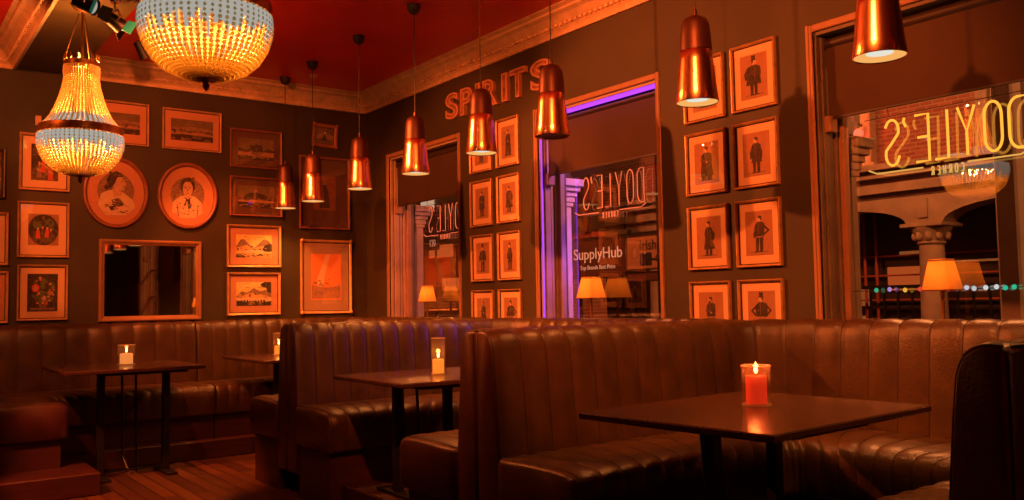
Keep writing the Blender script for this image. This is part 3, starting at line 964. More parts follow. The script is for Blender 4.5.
    b = MB(); b.ball((x + 0.05, y - 0.03, zb + .485 * s), 0.012, 8, 6, sz=1.8); b.build('crown_bulb', M['bulb'], t)
    light('crown_light', 'POINT', (x - 0.03, y + 0.02, zb + .475 * s), 26.0, AMBER, 0.012, t)
    return t
chandelier((-6.22, 1.115, 2.40), 'beaded chandelier further from the camera, shown whole before the left pictures', 1.0)
chandelier((-3.64, 1.124, 2.488), 'large beaded chandelier near the camera, cut off by the top of the photo', 1.04)

# ================================================================ STAGE LIGHTS on the beam and ceiling
def stage_light(loc, target, label, mount_z, cover, power, gel=True, visible_cone=math.radians(75)):
    x, y, z = loc
    t = thing('stage_light', label, 'spotlight', loc, 'stage lights on the ceiling')
    d = (Vector(target) - Vector(loc)).normalized()
    up_ = Vector((0, 0, 1)); sd = d.cross(up_).normalized(); uu = sd.cross(d)
    def pt(a, bb, c): return Vector(loc) + d * a + sd * bb + uu * c
    b = MB()
    n = 16; rr = [(-0.09, 0.02), (-0.085, 0.038), (0.0, 0.045), (0.05, 0.052), (0.05, 0.046), (0.035, 0.042)]
    vs_ = [pt(a, r * math.cos(2 * PI * i / n), r * math.sin(2 * PI * i / n)) for a, r in rr for i in range(n)]
    fs = [(k * n + i, k * n + (i + 1) % n, (k + 1) * n + (i + 1) % n, (k + 1) * n + i) for k in range(len(rr) - 1) for i in range(n)]
    fs.append(tuple(range(n)))
    b.add(vs_, fs, 0, True)
    b.build('lamp_body', M['black_metal'], t)
    b = MB(); b.poly([pt(0.036, 0.042 * math.cos(2 * PI * i / n), 0.042 * math.sin(2 * PI * i / n)) for i in range(n)])
    b.build('lens', M['white_light'], t)
    b = MB()
    for sg in (-1, 1):
        b.tube([pt(0, sg * 0.05, 0), pt(0, sg * 0.056, 0.03), (x + sd.x * sg * 0.05, y + sd.y * sg * 0.05, z + 0.07)], 0.006, 6)
    b.tube([(x - sd.x * 0.05, y - sd.y * 0.05, z + 0.07), (x + sd.x * 0.05, y + sd.y * 0.05, z + 0.07)], 0.006, 6)
    b.tube([(x, y, z + 0.07), (x, y, mount_z - 0.012)], 0.008, 8)
    b.lathe([(0.03, -0.012), (0.034, 0.0)], (x, y, mount_z - 0.0005), 16, cap0=True)
    b.build('yoke', M['chrome'] if gel else M['black_metal'], t)
    if gel:
        for sg in (-1, 1):
            b = MB(); b.prism([pt(0.052, sg * 0.05, -0.04), pt(0.052, sg * 0.05, 0.04), pt(0.10, sg * 0.10, 0.05), pt(0.10, sg * 0.10, -0.05)], sd * 0.003)
            b.build('barn_door', M['green_gel'] if sg > 0 else M['black_metal'], t)
    light('stage_beam', 'SPOT', tuple(pt(0.06, 0, 0)), power, cover, 0.03, t, target, visible_cone, 0.5)
    return t
stage_light((-5.80, 1.07, 3.11), (-3.5, W, 1.5), 'chrome stage light with green gel at the top left on the beam', 3.24, WARM, P_STAGE)
stage_light((-6.02, 1.27, 3.10), (-6.4, W, 1.4), 'stage light lower on the beam beside the green-gelled one', 3.24, WARM, P_STAGE * 0.6)
stage_light((-7.15, 1.72, 3.25), (-7.6, 3.2, 0.9), 'small black spotlight on the red ceiling right of the whole chandelier', H, WARM, P_STAGE * 0.35, False)
stage_light((-1.5, 1.20, 3.12), (-4.0, W, 1.6), 'added unseen stage light on the beam above the camera, lighting the window wall', 3.24, WARM, P_STAGE * 0.8)  # extra lamp, not in view, added to brighten the window wall
stage_light((-5.3, 1.30, 3.12), (L, 2.6, 1.7), 'added unseen stage light on the beam between the chandeliers, lighting the back wall', 3.24, WARM, P_STAGE * 0.3)  # added out of view to brighten the back wall
stage_light((-5.6, -0.5, 3.2), (L, 1.4, 1.8), 'added unseen spotlight on the left ceiling, lighting the left pictures', H, WARM, P_STAGE * 0.35, False)  # added out of view so the left pictures get light
stage_light((-5.0, -0.7, 3.2), (-6.45, 1.55, 0.0), 'added unseen spotlight on the left ceiling, lighting the floor by the left table', H, WARM, P_STAGE * 1.6, False, math.radians(24))  # added out of view for the light pool on the floor

# little detector on the ceiling
t = thing('smoke_detector', 'small round detector on the red ceiling beside the crown moulding', 'detector', (-7.62, 3.35, H))
b = MB(); b.lathe([(0.012, -0.03), (0.03, -0.024), (0.036, -0.0005)], (-7.62, 3.35, H), 16, cap0=True); b.build('body', M['plastic'], t)
b = MB(); b.lathe([(0.036, -0.006), (0.04, -0.0005)], (-7.62, 3.35, H), 16, cap0=True); b.build('base_ring', M['plastic'], t)
t = thing('wall_sensor', 'small cream sensor box high on the back wall above the leftmost tall picture', 'sensor', (L, 1.135, 2.77))
b = MB(); b.bbox(L, L + 0.03, 1.112, 1.158, 2.775, 2.858, 0.006); b.build('body', M['plastic'], t)
b = MB(); b.ball((L + 0.03, 1.135, 2.80), 0.010, 8, 5); b.build('lens', M['plastic'], t)

# ================================================================ WALL LETTERS
def font_mesh(txt, size, extrude, offset=0.0, align='LEFT'):
    cu_ = bpy.data.curves.new('font_tmp', 'FONT')
    cu_.body = txt; cu_.size = size; cu_.extrude = extrude; cu_.offset = offset; cu_.align_x = align
    cu_.resolution_u = 4
    o = bpy.data.objects.new('font_tmp', cu_); COL.objects.link(o)
    dg = bpy.context.evaluated_depsgraph_get()
    me = bpy.data.meshes.new_from_object(o.evaluated_get(dg))
    vs_ = [tuple(v.co) for v in me.vertices]; fs = [tuple(p.vertices) for p in me.polygons]
    bpy.data.objects.remove(o); bpy.data.curves.remove(cu_); bpy.data.meshes.remove(me)
    return vs_, fs

def wall_letter(ch, x0, x1, z0, z1, label):
    t = thing('sign_letter', label, 'letter', ((x0 + x1) / 2, W, z0), 'copper letters on the wall')
    vs_, fs = font_mesh(ch, 1.0, 0.5, 0.035)
    ax = [v[0] for v in vs_]; ay = [v[1] for v in vs_]
    lx, hx, ly, hy = min(ax), max(ax), min(ay), max(ay)
    def mp(v, d0, d1, k=1.0):
        X = (v[0] - lx) / (hx - lx); Y = (v[1] - ly) / (hy - ly)
        return (x0 + X * (x1 - x0), W - (d0 + (0.5 + v[2]) * (d1 - d0)), z0 + Y * (z1 - z0))
    b = MB(); b.add([mp(v, 0.0005, 0.034) for v in vs_], fs); b.build('letter_body', M['letter_side'], t)
    # darker, thinner glyph on the front, its tone imitating a shaded recess
    vs2, fs2 = font_mesh(ch, 1.0, 0.5, -0.012)
    b = MB(); b.add([mp(v, 0.0345, 0.037) for v in vs2], fs2); b.build('letter_face', M['letter_face'], t)
word = [('S', -6.61, -6.40), ('P', -6.37, -6.18), ('I', -6.135, -6.07), ('R', -6.03, -5.81), ('I', -5.755, -5.675), ('T', -5.64, -5.44), ('S', -5.37, -5.13)]
names = ['first letter S at the left', 'letter P second from the left', 'first letter I, partly behind a pendant', 'letter R in the middle', 'second letter I, just before the T', 'letter T next to last', 'last letter S, behind the unlit pendant']
for (ch, a, c), nm in zip(word, names):
    wall_letter(ch, a + 0.05, c + 0.05, 2.862, 3.095, 'copper channel ' + nm + ' of the word above the pictures')

# ================================================================ PICTURES
def wall_point(wall):
    if wall == 'w':
        return lambda u, z, d: (u, W - d, z)
    return lambda u, z, d: (L + d, u, z)

FR = [(0.0, 0.0), (0.0, 0.022), (0.004, 0.027), (0.55, 0.024), (0.8, 0.018), (1.0, 0.013), (1.0, 0.0)]
def frame_ring(P, u0, u1, z0, z1, fw, tilt=0.0):
    mb = MB(); k = len(FR); vs_ = []
    cu_, cz = (u0 + u1) / 2, (z0 + z1) / 2
    for su, sz in ((0, 0), (1, 0), (1, 1), (0, 1)):
        for a, d in FR:
            i = a * fw if a != 0.004 else 0.004
            u = u0 + i if su == 0 else u1 - i
            z = z0 + i if sz == 0 else z1 - i
            du, dz = u - cu_, z - cz
            u, z = cu_ + du * math.cos(tilt) - dz * math.sin(tilt), cz + du * math.sin(tilt) + dz * math.cos(tilt)
            vs_.append(P(u, z, d + 0.001))
    fs = [(i * k + j, i * k + j + 1, ((i + 1) % 4) * k + j + 1, ((i + 1) % 4) * k + j) for i in range(4) for j in range(k - 1)]
    return mb.add(vs_, fs)

def picture(wall, u0, u1, z0, z1, label, art, fw=0.017, fmat='frame_gold', mw=0.05, mmat='mat_cream', group='framed gentleman prints', tilt=0.0, lip=True, mwz=None, corner=False):
    P = wall_point(wall)
    cu_, cz = (u0 + u1) / 2, (z0 + z1) / 2
    root = P(cu_, z0, 0.0)
    t = thing('framed_picture', label, 'picture', root, group)
    def R(u, z, d):
        du, dz = u - cu_, z - cz
        return P(cu_ + du * math.cos(tilt) - dz * math.sin(tilt), cz + du * math.sin(tilt) + dz * math.cos(tilt), d)
    fr = frame_ring(P, u0, u1, z0, z1, fw, tilt)
    if corner:
        for su in (u0 + 0.012, u1 - 0.012):
            for sz in (z0 + 0.012, z1 - 0.012):
                p = R(su, sz, 0.026); fr.ball(p, 0.02, 10, 6)
    fr.build('frame', M[fmat], t)
    if lip:
        inner = frame_ring(lambda u, z, d: P(u, z, d * 0.55), u0 + fw, u1 - fw, z0 + fw, z1 - fw, 0.006, tilt)
        inner.build('inner_lip', M['frame_dark'], t)
    a0, a1, c0, c1 = u0 + fw * 0.7, u1 - fw * 0.7, z0 + fw * 0.7, z1 - fw * 0.7
    b = MB(); b.poly([R(a0, c0, 0.006), R(a1, c0, 0.006), R(a1, c1, 0.006), R(a0, c1, 0.006)]); 
    b.poly([R(a0, c0, 0.001), R(a1, c0, 0.001), R(a1, c1, 0.001), R(a0, c1, 0.001)])
    b.build('mount', M[mmat], t)
    mz = mw if mwz is None else mwz
    p0, p1, q0, q1 = u0 + fw + mw, u1 - fw - mw, z0 + fw + mz, z1 - fw - mz
    mats, polys = art
    b = MB()
    flip = 1
    for i, (mi, pts) in enumerate(polys):
        b.poly([R(p0 + px * (p1 - p0), q0 + pz * (q1 - q0), 0.0066 + 0.00005 * i) for px, pz in pts], mi)
    b.build('print', [M[m] for m in mats], t)
    b = MB(); b.poly([R(a0, c0, 0.0125), R(a1, c0, 0.0125), R(a1, c1, 0.0125), R(a0, c1, 0.0125)])
    b.build('picture_glass', M['picture_glass'], t)
    return t

def ell(cx, cy, rx, ry, n=18, a0=0, a1=2 * PI):
    return [(cx + rx * math.cos(a0 + (a1 - a0) * i / (n if abs(a1 - a0) > 6.28 else n - 1)), cy + ry * math.sin(a0 + (a1 - a0) * i / (n if abs(a1 - a0) > 6.28 else n - 1))) for i in range(n)]
SQ = [(0, 0), (1, 0), (1, 1), (0, 1)]

def gent(hat='top', coat='frock', arm='down', stout=0.0, face=-1, legs='dark', lean=0.0, cane=False):
    """a standing gentleman in the manner of old society caricatures; unit box is about 0.6 wide by 1 high"""
    mats = ['paper', 'ink', 'skin_ink', 'ink_mid', 'ink_soft']
    A = []
    A.append((0, SQ))
    w = 0.15 + 0.07 * stout
    X = lambda x, y: (0.5 + 1.15 * face * x + lean * (y - 0.1), 0.5 + (y - 0.5) * 1.05)
    def add(mi, pts): A.append((mi, [X(px, py) for px, py in pts]))
    add(4, [(-0.26, 0.085), (0.26, 0.085), (0.34, 0.10), (0.2, 0.118), (-0.24, 0.115), (-0.3, 0.10)])      # ground shadow of the print
    lm = {'dark': 1, 'mid': 3, 'pale': 4}[legs]
    if coat != 'gown':
        add(lm, [(-0.11, 0.10), (-0.02, 0.10), (-0.005, 0.40), (-0.12, 0.42)])
        add(lm, [(0.03, 0.10), (0.11, 0.10), (0.12, 0.42), (0.0, 0.40)])
        add(1, [(-0.12, 0.09), (0.03, 0.09), (0.02, 0.115), (-0.10, 0.12)])
        add(1, [(0.02, 0.09), (0.18, 0.09), (0.16, 0.11), (0.04, 0.12)])
    else:
        add(1, [(-0.2, 0.10), (0.2, 0.10), (0.16, 0.45), (-0.17, 0.45)])
        add(3, [(-0.03, 0.12), (0.04, 0.12), (0.03, 0.62), (-0.01, 0.62)])
    hem = {'frock': 0.32, 'jacket': 0.43, 'gown': 0.2, 'cloak': 0.24}[coat]
    flare = {'frock': 0.03, 'jacket': 0.0, 'gown': 0.06, 'cloak': 0.09}[coat]
    add(1, [(-w - flare, hem), (w + flare * 0.6, hem), (w, 0.48), (w + 0.02, 0.58), (w - 0.01, 0.69), (0.06, 0.745), (-0.05, 0.745), (-w + 0.0, 0.70), (-w - 0.01, 0.56), (-w, 0.46)])
    add(3, [(0.02, 0.46), (0.045, 0.46), (0.06, 0.70), (0.02, 0.72)])
    if coat == 'cloak':
        add(3, [(-w - 0.05, 0.30), (-0.05, 0.30), (-0.02, 0.68), (-w, 0.66)])
    if arm == 'akimbo':
        add(1, [(w - 0.03, 0.69), (w + 0.17, 0.56), (w + 0.02, 0.44), (w - 0.02, 0.48), (w + 0.09, 0.56), (w - 0.03, 0.62)])
        add(1, [(-w + 0.03, 0.69), (-w - 0.15, 0.57), (-w - 0.01, 0.45), (-w + 0.02, 0.49), (-w - 0.07, 0.57), (-w + 0.03, 0.63)])
    elif arm == 'behind':
        add(1, [(-w + 0.04, 0.70), (-w - 0.09, 0.58), (-w - 0.06, 0.44), (-w + 0.04, 0.46)])
    elif arm == 'hip':
        add(1, [(-w + 0.03, 0.69), (-w - 0.18, 0.55), (-w - 0.02, 0.45), (-w + 0.01, 0.49), (-w - 0.09, 0.55), (-w + 0.03, 0.62)])
        add(1, [(w - 0.04, 0.69), (w + 0.05, 0.5), (w + 0.04, 0.40), (w - 0.02, 0.41)])
    elif arm == 'front':
        add(3, [(w - 0.03, 0.68), (w + 0.05, 0.56), (-0.02, 0.50), (-0.02, 0.54), (w - 0.03, 0.57)])
        add(2, ell(-0.01, 0.52, 0.025, 0.018, 8))
    else:
        add(1, [(w - 0.04, 0.69), (w + 0.06, 0.55), (w + 0.05, 0.40), (w - 0.01, 0.41)])
        add(1, [(-w + 0.04, 0.69), (-w - 0.05, 0.55), (-w - 0.03, 0.40), (-w + 0.02, 0.41)])
        add(2, ell(w + 0.025, 0.385, 0.025, 0.018, 8))
    if cane:
        add(1, [(w + 0.06, 0.40), (w + 0.08, 0.40), (w + 0.16, 0.10), (w + 0.145, 0.10)])
    add(4, [(-0.04, 0.73), (0.05, 0.73), (0.05, 0.765), (-0.035, 0.765)])
    add(2, ell(0.015, 0.80, 0.080, 0.056, 14))
    add(2, [(0.07, 0.80), (0.10, 0.79), (0.075, 0.775)])
    add(1, [(-0.055, 0.835), (-0.06, 0.78), (-0.03, 0.765), (-0.015, 0.80), (0.01, 0.84)])
    if hat == 'top':
        add(1, [(-0.10, 0.838), (0.115, 0.838), (0.115, 0.850), (0.065, 0.855), (0.07, 0.945), (-0.065, 0.945), (-0.055, 0.855), (-0.10, 0.850)])
    elif hat == 'bowler':
        add(1, [(-0.085, 0.835), (0.105, 0.835), (0.10, 0.848), (0.06, 0.852), (0.05, 0.885), (0.0, 0.905), (-0.05, 0.885), (-0.06, 0.852)])
    elif hat == 'beard':
        add(1, ell(0.0, 0.845, 0.062, 0.025, 12)); add(1, [(0.0, 0.79), (0.075, 0.785), (0.05, 0.73), (0.0, 0.745)])
    else:
        add(1, ell(-0.005, 0.845, 0.062, 0.027, 12))
    add(4, [(-0.16, 0.035), (0.16, 0.035), (0.16, 0.045), (-0.16, 0.045)])
    return mats, A

ROWS = [(2.335, 2.730), (1.878, 2.267), (1.415, 1.806), (0.950, 1.342)]
colA, colB, colC, colD = (-3.756, -3.440), (-3.380, -3.064), (-6.205, -5.890), (-5.815, -5.510)
G = [
 (colB, 0, 'print of a stout man in top hat, uppermost in the column beside the neon window', dict(hat='top', stout=1.0, arm='behind', face=1)),
 (colB, 1, 'print of an upright man in dark coat, second down beside the neon window', dict(hat='none', coat='frock', arm='down', face=-1)),
 (colB, 2, 'print of a man with hand on hip, third down beside the neon window', dict(hat='none', coat='jacket', arm='hip', face=-1, lean=0.05)),
 (colB, 3, 'print of a top-hatted man, arms akimbo, just above the seat beside the neon window', dict(hat='top', coat='jacket', arm='akimbo', stout=0.4, legs='pale')),
 (colA, 0, 'framed print mostly hidden behind the pendant lamp, right of the violet window', dict(hat='bowler', arm='front')),
 (colA, 1, 'print of a man in long robe, second down right of the violet window', dict(hat='none', coat='gown', arm='front', stout=0.5)),
 (colA, 2, 'print of a man in knee-length coat, third down right of the violet window', dict(hat='none', coat='cloak', arm='behind', face=-1, stout=-0.3)),
 (colA, 3, 'print of a bearded man just above the seat, right of the violet window', dict(hat='beard', coat='jacket', arm='front')),
 (colD, 0, 'print of a standing man, uppermost in the column left of the violet window', dict(hat='none', coat='gown', arm='front')),
 (colD, 1, 'print of a cloaked man, second down in the column left of the violet window', dict(hat='none', coat='cloak', arm='behind', stout=0.3)),
 (colD, 2, 'print of a slim upright man in dark coat, third down left of the violet window', dict(hat='bowler', coat='frock', arm='down', stout=-0.4)),
 (colD, 3, 'print of a broad man cut off by the seat, left of the violet window', dict(hat='bowler', coat='jacket', arm='hip', stout=1.0)),
 (colC, 0, 'framed print partly behind a pendant lamp, right of the far window at the top', dict(hat='none', coat='frock', arm='down', stout=0.4)),
 (colC, 1, 'print of a man in a frock coat, second down right of the far window', dict(hat='none', coat='frock', arm='front', stout=0.3)),
 (colC, 2, 'print of a man leaning on a cane, third down right of the far window', dict(hat='top', coat='jacket', arm='down', cane=True, stout=0.5)),
 (colC, 3, 'print of a narrow figure cut off by the seat, lowest right of the far window', dict(hat='beard', coat='gown', arm='front', stout=-0.2)),
]
for (c, r, lab, kw) in G:
    picture('w', c[0], c[1], ROWS[r][0], ROWS[r][1], lab, gent(**kw), 0.014, 'frame_gold', 0.048, 'mat_cream', mwz=0.052)

def rnd_art(kind, seed):
    q = random.Random(seed)
    A = []
    if kind == 'gold_valley':
        mats = ['gold_sky', 'ink_soft', 'gold_land', 'dark_land', 'paper_pale']
        A += [(0, SQ), (1, [(0, .5), (.12, .78), (.22, .8), (.38, .55), (.5, .42), (.62, .6), (.78, .82), (.9, .75), (1, .6), (1, .35), (0, .35)]),
              (2, [(0, .42), (.3, .55), (.45, .38), (.7, .52), (1, .45), (1, .25), (0, .25)]), (4, [(.1, .25), (.45, .36), (.8, .30), (.95, .22), (.6, .2), (.2, .18)]),
              (2, [(0, 0), (1, 0), (1, .2), (.6, .12), (.25, .2), (0, .16)]), (3, [(.72, .35), (.8, .55), (.92, .62), (1, .58), (1, .28), (.8, .26)]), (3, [(0, 0), (.3, .0), (.18, .1), (0, .14)])]
    elif kind == 'gold_lake':
        mats = ['gold_sky', 'ink_soft', 'gold_land', 'dark_land', 'paper_pale']
        A += [(0, SQ), (1, [(0, .4), (.15, .62), (.3, .55), (.5, .75), (.68, .6), (.85, .68), (1, .5), (1, .35), (0, .35)]), (2, [(.1, .38), (.4, .55), (.6, .5), (.95, .4), (.9, .32), (.1, .32)]),
              (4, [(0, .34), (1, .34), (1, .22), (0, .22)]), (3, [(0, 0), (1, 0), (1, .2), (.7, .14), (.5, .22), (.3, .16), (0, .24)]), (3, [(.68, .9), (.8, 1), (1, 1), (1, .5), (.9, .55), (.85, .75), (.74, .78)])]
        for k in range(9):
            x = .15 + .08 * k; A.append((3, ell(x, .16 + .05 * q.random(), .03, .06, 8)))
    elif kind == 'dim_lake':
        mats = ['dull_sky', 'dark_land', 'ink_mid', 'paper', 'ink_soft']
        A += [(0, SQ), (4, [(0, .45), (.3, .55), (.6, .48), (1, .56), (1, .3), (0, .3)]), (1, [(.3, .42), (.36, .72), (.42, .66), (.5, .80), (.58, .7), (.64, .74), (.7, .42)]), (1, [(0, .36), (1, .40), (1, .5), (.8, .56), (.72, .44), (.2, .44), (0, .55)]),
              (3, [(0, .36), (1, .38), (1, .18), (0, .2)]), (2, [(.3, .36), (.7, .37), (.6, .22), (.4, .24)]), (1, [(0, 0), (1, 0), (1, .15), (.6, .1), (.3, .18), (0, .14)])]
    elif kind == 'dim_hills':
        mats = ['dull_sky', 'dark_land', 'ink_mid', 'paper', 'ink_soft']
        A += [(0, SQ), (2, [(0, .5), (.2, .62), (.45, .75), (.7, .66), (1, .58), (1, .2), (0, .2)]), (1, [(.15, .4), (.3, .66), (.5, .70), (.75, .6), (.9, .42)]), (3, [(0, .36), (1, .34), (1, .24), (0, .26)]), (1, [(0, 0), (1, 0), (1, .26), (.5, .16), (0, .28)])]
    elif kind == 'shore':
        mats = ['dull_sky', 'dark_land', 'ink_mid', 'paper', 'ink_soft']
        A += [(0, SQ), (4, [(0, .55), (.5, .68), (1, .6), (1, .42), (0, .42)]), (2, [(0, .5), (.25, .54), (.6, .47), (1, .5), (1, .32), (0, .32)]), (3, [(0, .4), (.7, .42), (1, .36), (1, .28), (0, .3)]), (1, [(0, 0), (1, 0), (1, .26), (.6, .22), (.3, .3), (0, .24)]), (3, [(.35, .45), (.45, .46), (.44, .52), (.36, .51)])]
    elif kind == 'figures':
        mats = ['ink', 'skin_ink', 'ink_mid', 'rose_paint', 'ink_soft']
        A += [(0, SQ), (2, [(0, 0), (1, 0), (1, .3), (.5, .4), (0, .3)])]
        for k in range(30):
            A.append((q.choice((0, 2, 2, 4)), ell(q.uniform(.1, .9), q.uniform(.08, .9), .03 + .05 * q.random(), .03 + .05 * q.random(), 8)))
        for k, (x, y) in enumerate(((.3, .35), (.45, .5), (.6, .42), (.72, .3))):
            A += [(3 if k % 2 else 4, [(x - .1, y - .28), (x + .1, y - .28), (x + .06, y + .05), (x - .06, y + .05)]), (1, ell(x, y + .11, .045, .06, 10))]
            A += [(1, [(x - .1, y - .06), (x + .1, y - .12), (x + .1, y - .08), (x - .09, y - .01)])]
        A += [(2, ell(.25, .8, .2, .12)), (2, ell(.75, .78, .18, .14))]
    elif kind == 'tondo':
        mats = ['paper', 'ink', 'skin_ink', 'ink_mid', 'rose_paint', 'leaf_paint']
        A += [(0, SQ), (3, ell(.5, .5, .5, .5, 40)), (1, ell(.5, .5, .48, .48, 40)), (3, ell(.5, .24, .4, .18)), (5, ell(.3, .68, .15, .17)), (5, ell(.68, .7, .18, .14))]
        for k in range(40):
            a = q.random() * 6.28; r = .44 * math.sqrt(q.random()); A.append((q.choice((1, 3, 5, 1)), ell(.5 + r * math.cos(a), .5 + r * math.sin(a), .03 + .04 * q.random(), .025 + .035 * q.random(), 8)))
        for x, y, c in ((.32, .42, 4), (.47, .47, 3), (.62, .45, 4), (.74, .40, 3)):
            A += [(c, [(x - .08, y - .2), (x + .08, y - .2), (x + .05, y + .06), (x - .05, y + .06)]), (2, ell(x, y + .1, .035, .045, 10))]
    elif kind == 'flowers':
        mats = ['ink', 'leaf_paint', 'rose_paint', 'skin_ink', 'paper', 'ink_soft']
        A += [(0, SQ), (5, [(.42, .08), (.62, .08), (.68, .25), (.6, .4), (.44, .4), (.36, .25)]), (5, [(.1, .04), (.9, .04), (.9, .1), (.1, .1)])]
        for k in range(26):
            a = q.random() * 6.28; r = .36 * math.sqrt(q.random())
            A.append((1, ell(.52 + r * math.cos(a), .58 + r * 1.0 * math.sin(a), .05 + .04 * q.random(), .03 + .03 * q.random(), 9)))
        for k in range(22):
            a = q.random() * 6.28; r = .38 * math.sqrt(q.random())
            A.append((q.choice((2, 3, 3, 4, 5)), ell(.5 + r * math.cos(a), .56 + r * math.sin(a), .03 + .025 * q.random(), .025 + .02 * q.random(), 9)))
        A += [(2, ell(.27, .62, .13, .11, 16)), (3, ell(.27, .62, .06, .05, 10)), (3, ell(.55, .35, .07, .06, 10)), (4, ell(.72, .5, .06, .06, 10))]
    elif kind == 'dark_print':
        mats = ['mat_brown', 'ink', 'frame_brown', 'ink_soft']
        A += [(0, SQ), (2, [(.1, .1), (.9, .1), (.9, .9), (.1, .9)]), (1, [(.3, .15), (.7, .15), (.62, .55), (.55, .7), (.42, .7), (.36, .5)]), (3, ell(.5, .76, .08, .07, 12))]
    elif kind == 'orange_print':
        mats = ['rose_paint', 'paper', 'orange_paint', 'ink_soft', 'mat_cream']
        A += [(2, SQ), (4, [(.2, .45), (.5, .98), (.62, .98), (.38, .3), (.2, .1)]), (1, [(0.02, .02), (.98, .02), (.98, .3), (.5, .26), (0.02, .32)])]
        for k in range(26):
            A.append((3, ell(.08 + .84 * q.random(), .05 + .45 * q.random(), .015 + .03 * q.random(), .012 + .02 * q.random(), 8)))
    elif kind == 'small_scene':
        mats = ['ink_mid', 'ink_soft', 'ink', 'skin_ink']
        A += [(0, SQ), (1, [(0, .5), (.4, .7), (1, .55), (1, .3), (0, .3)]), (2, [(.3, .2), (.5, .65), (.66, .2)]), (3, ell(.5, .7, .06, .07, 10))]
    elif kind == 'stripes':
        mats = ['ink_soft', 'gold_land', 'ink', 'ink_mid']
        A += [(0, SQ), (2, ell(.5, .55, .4, .32)), (1, ell(.45, .6, .12, .2)), (3, [(.1, .1), (.9, .1), (.7, .35), (.3, .3)])]
    tones = {'gold_valley': (1, 2, 3, 4), 'gold_lake': (1, 2, 3, 4), 'dim_lake': (1, 2, 4, 1), 'dim_hills': (1, 2, 4, 1), 'shore': (1, 2, 4, 1)}
    if kind in tones:                          # brushwork: tree clumps, far ridges, ripples and cloud streaks
        tn = tones[kind]
        for k in range(16):
            x, y = q.uniform(.04, .96), q.uniform(.34, .52); A.append((q.choice(tn[:3]), ell(x, y, q.uniform(.02, .06), q.uniform(.015, .045), 8)))
        for k in range(14):
            x, y = q.uniform(.05, .9), q.uniform(.16, .36); w_ = q.uniform(.05, .16); A.append((q.choice(tn), [(x, y), (x + w_ / 2, y + .006), (min(1, x + w_), y), (x + w_ / 2, y - .008)]))
        for k in range(22):
            x, y = q.uniform(.03, .97), q.uniform(.02, .16); A.append((q.choice((tn[0], tn[2])), ell(x, y + .02, min(.03 + .03 * q.random(), x, 1 - x), .018 + .012 * q.random(), 8)))
        for k in range(9):
            x, y = q.uniform(.05, .7), q.uniform(.72, .95); w_ = q.uniform(.1, .25); A.append((tn[0] if kind[:4] == 'gold' else tn[2], [(x, y), (x + w_ / 2, y + .012), (x + w_, y + .004), (x + w_ / 2, y - .006)]))
    return mats, A

BG = 'pictures on the back wall'
picture('b', 1.000, 1.378, 2.232, 2.710, 'cream-mounted dark picture of seated figures, half behind the whole chandelier', rnd_art('figures', 1), 0.020, 'frame_oak', 0.068, 'mat_cream', BG)
picture('b', 0.995, 1.378, 1.676, 2.138, 'square picture with a round dark scene, between the chandelier and the flower picture', rnd_art('tondo', 2), 0.016, 'frame_oak', 0.062, 'mat_cream', BG, mwz=0.085)
picture('b', 1.000, 1.373, 1.155, 1.614, 'dark flower bouquet picture in a cream mount just above the left seat', rnd_art('flowers', 3), 0.016, 'frame_oak', 0.058, 'mat_cream', BG)
picture('b', 0.560, 0.932, 1.608, 2.038, 'partly cropped picture at the left edge beside the round scene', rnd_art('stripes', 4), 0.02, 'frame_oak', 0.05, 'mat_cream', BG)
picture('b', 0.560, 0.938, 1.140, 1.558, 'partly cropped picture at the left edge beside the flower picture', rnd_art('small_scene', 5), 0.02, 'frame_oak', 0.05, 'mat_rose', BG)
picture('b', 0.520, 0.903, 2.150, 2.560, 'dark picture at the left edge, uppermost there', rnd_art('dark_print', 6), 0.025, 'frame_dark', 0.02, 'mat_brown', BG)
picture('b', 1.600, 2.012, 2.677, 3.058, 'landscape of a dim shore half hidden behind the whole chandelier', rnd_art('shore', 7), 0.014, 'frame_oak', 0.060, 'mat_rose', BG, mwz=0.085)
picture('b', 2.130, 2.657, 2.677, 3.052, 'wide landscape of a dim shore above the oval of the front-facing woman', rnd_art('shore', 8), 0.014, 'frame_oak', 0.060, 'mat_rose', BG, mwz=0.075)
picture('b', 2.742, 3.247, 2.560, 2.930, 'dim lake landscape in a wide brown mount, uppermost of the four stacked landscapes', rnd_art('dim_lake', 9), 0.018, 'frame_brown', 0.060, 'mat_brown', BG, mwz=0.065)
picture('b', 2.742, 3.250, 2.098, 2.475, 'dim hill landscape in a wide brown mount, second of the four stacked landscapes', rnd_art('dim_hills', 10), 0.018, 'frame_brown', 0.060, 'mat_brown', BG, mwz=0.065)
picture('b', 2.715, 3.238, 1.613, 2.014, 'bright golden valley landscape, third of the four stacked landscapes', rnd_art('gold_valley', 11), 0.022, 'frame_gold', 0.066, 'mat_rose', BG, mwz=0.070)
picture('b', 2.717, 3.231, 1.160, 1.561, 'bright golden lake landscape with a dark tree, lowest of the four stacked landscapes', rnd_art('gold_lake', 12), 0.022, 'frame_gold', 0.066, 'mat_rose', BG, mwz=0.066)
picture('b', 3.430, 3.970, 2.000, 2.730, 'tall dark brown picture left of the room corner, above the orange one', rnd_art('dark_print', 13), 0.022, 'frame_brown', 0.10, 'mat_brown', BG, mwz=0.13)
picture('b', 3.438, 3.985, 1.158, 1.895, 'tall orange print in a wide brown mount, lower one left of the room corner', rnd_art('orange_print', 14), 0.026, 'frame_gold', 0.085, 'mat_tan', BG, mwz=0.115, corner=True)
picture('b', 3.568, 3.836, 2.827, 3.066, 'small crooked picture in an ornate frame high near the room corner', rnd_art('small_scene', 15), 0.034, 'frame_brown', 0.003, 'mat_brown', BG, tilt=math.radians(-2.5), corner=True)

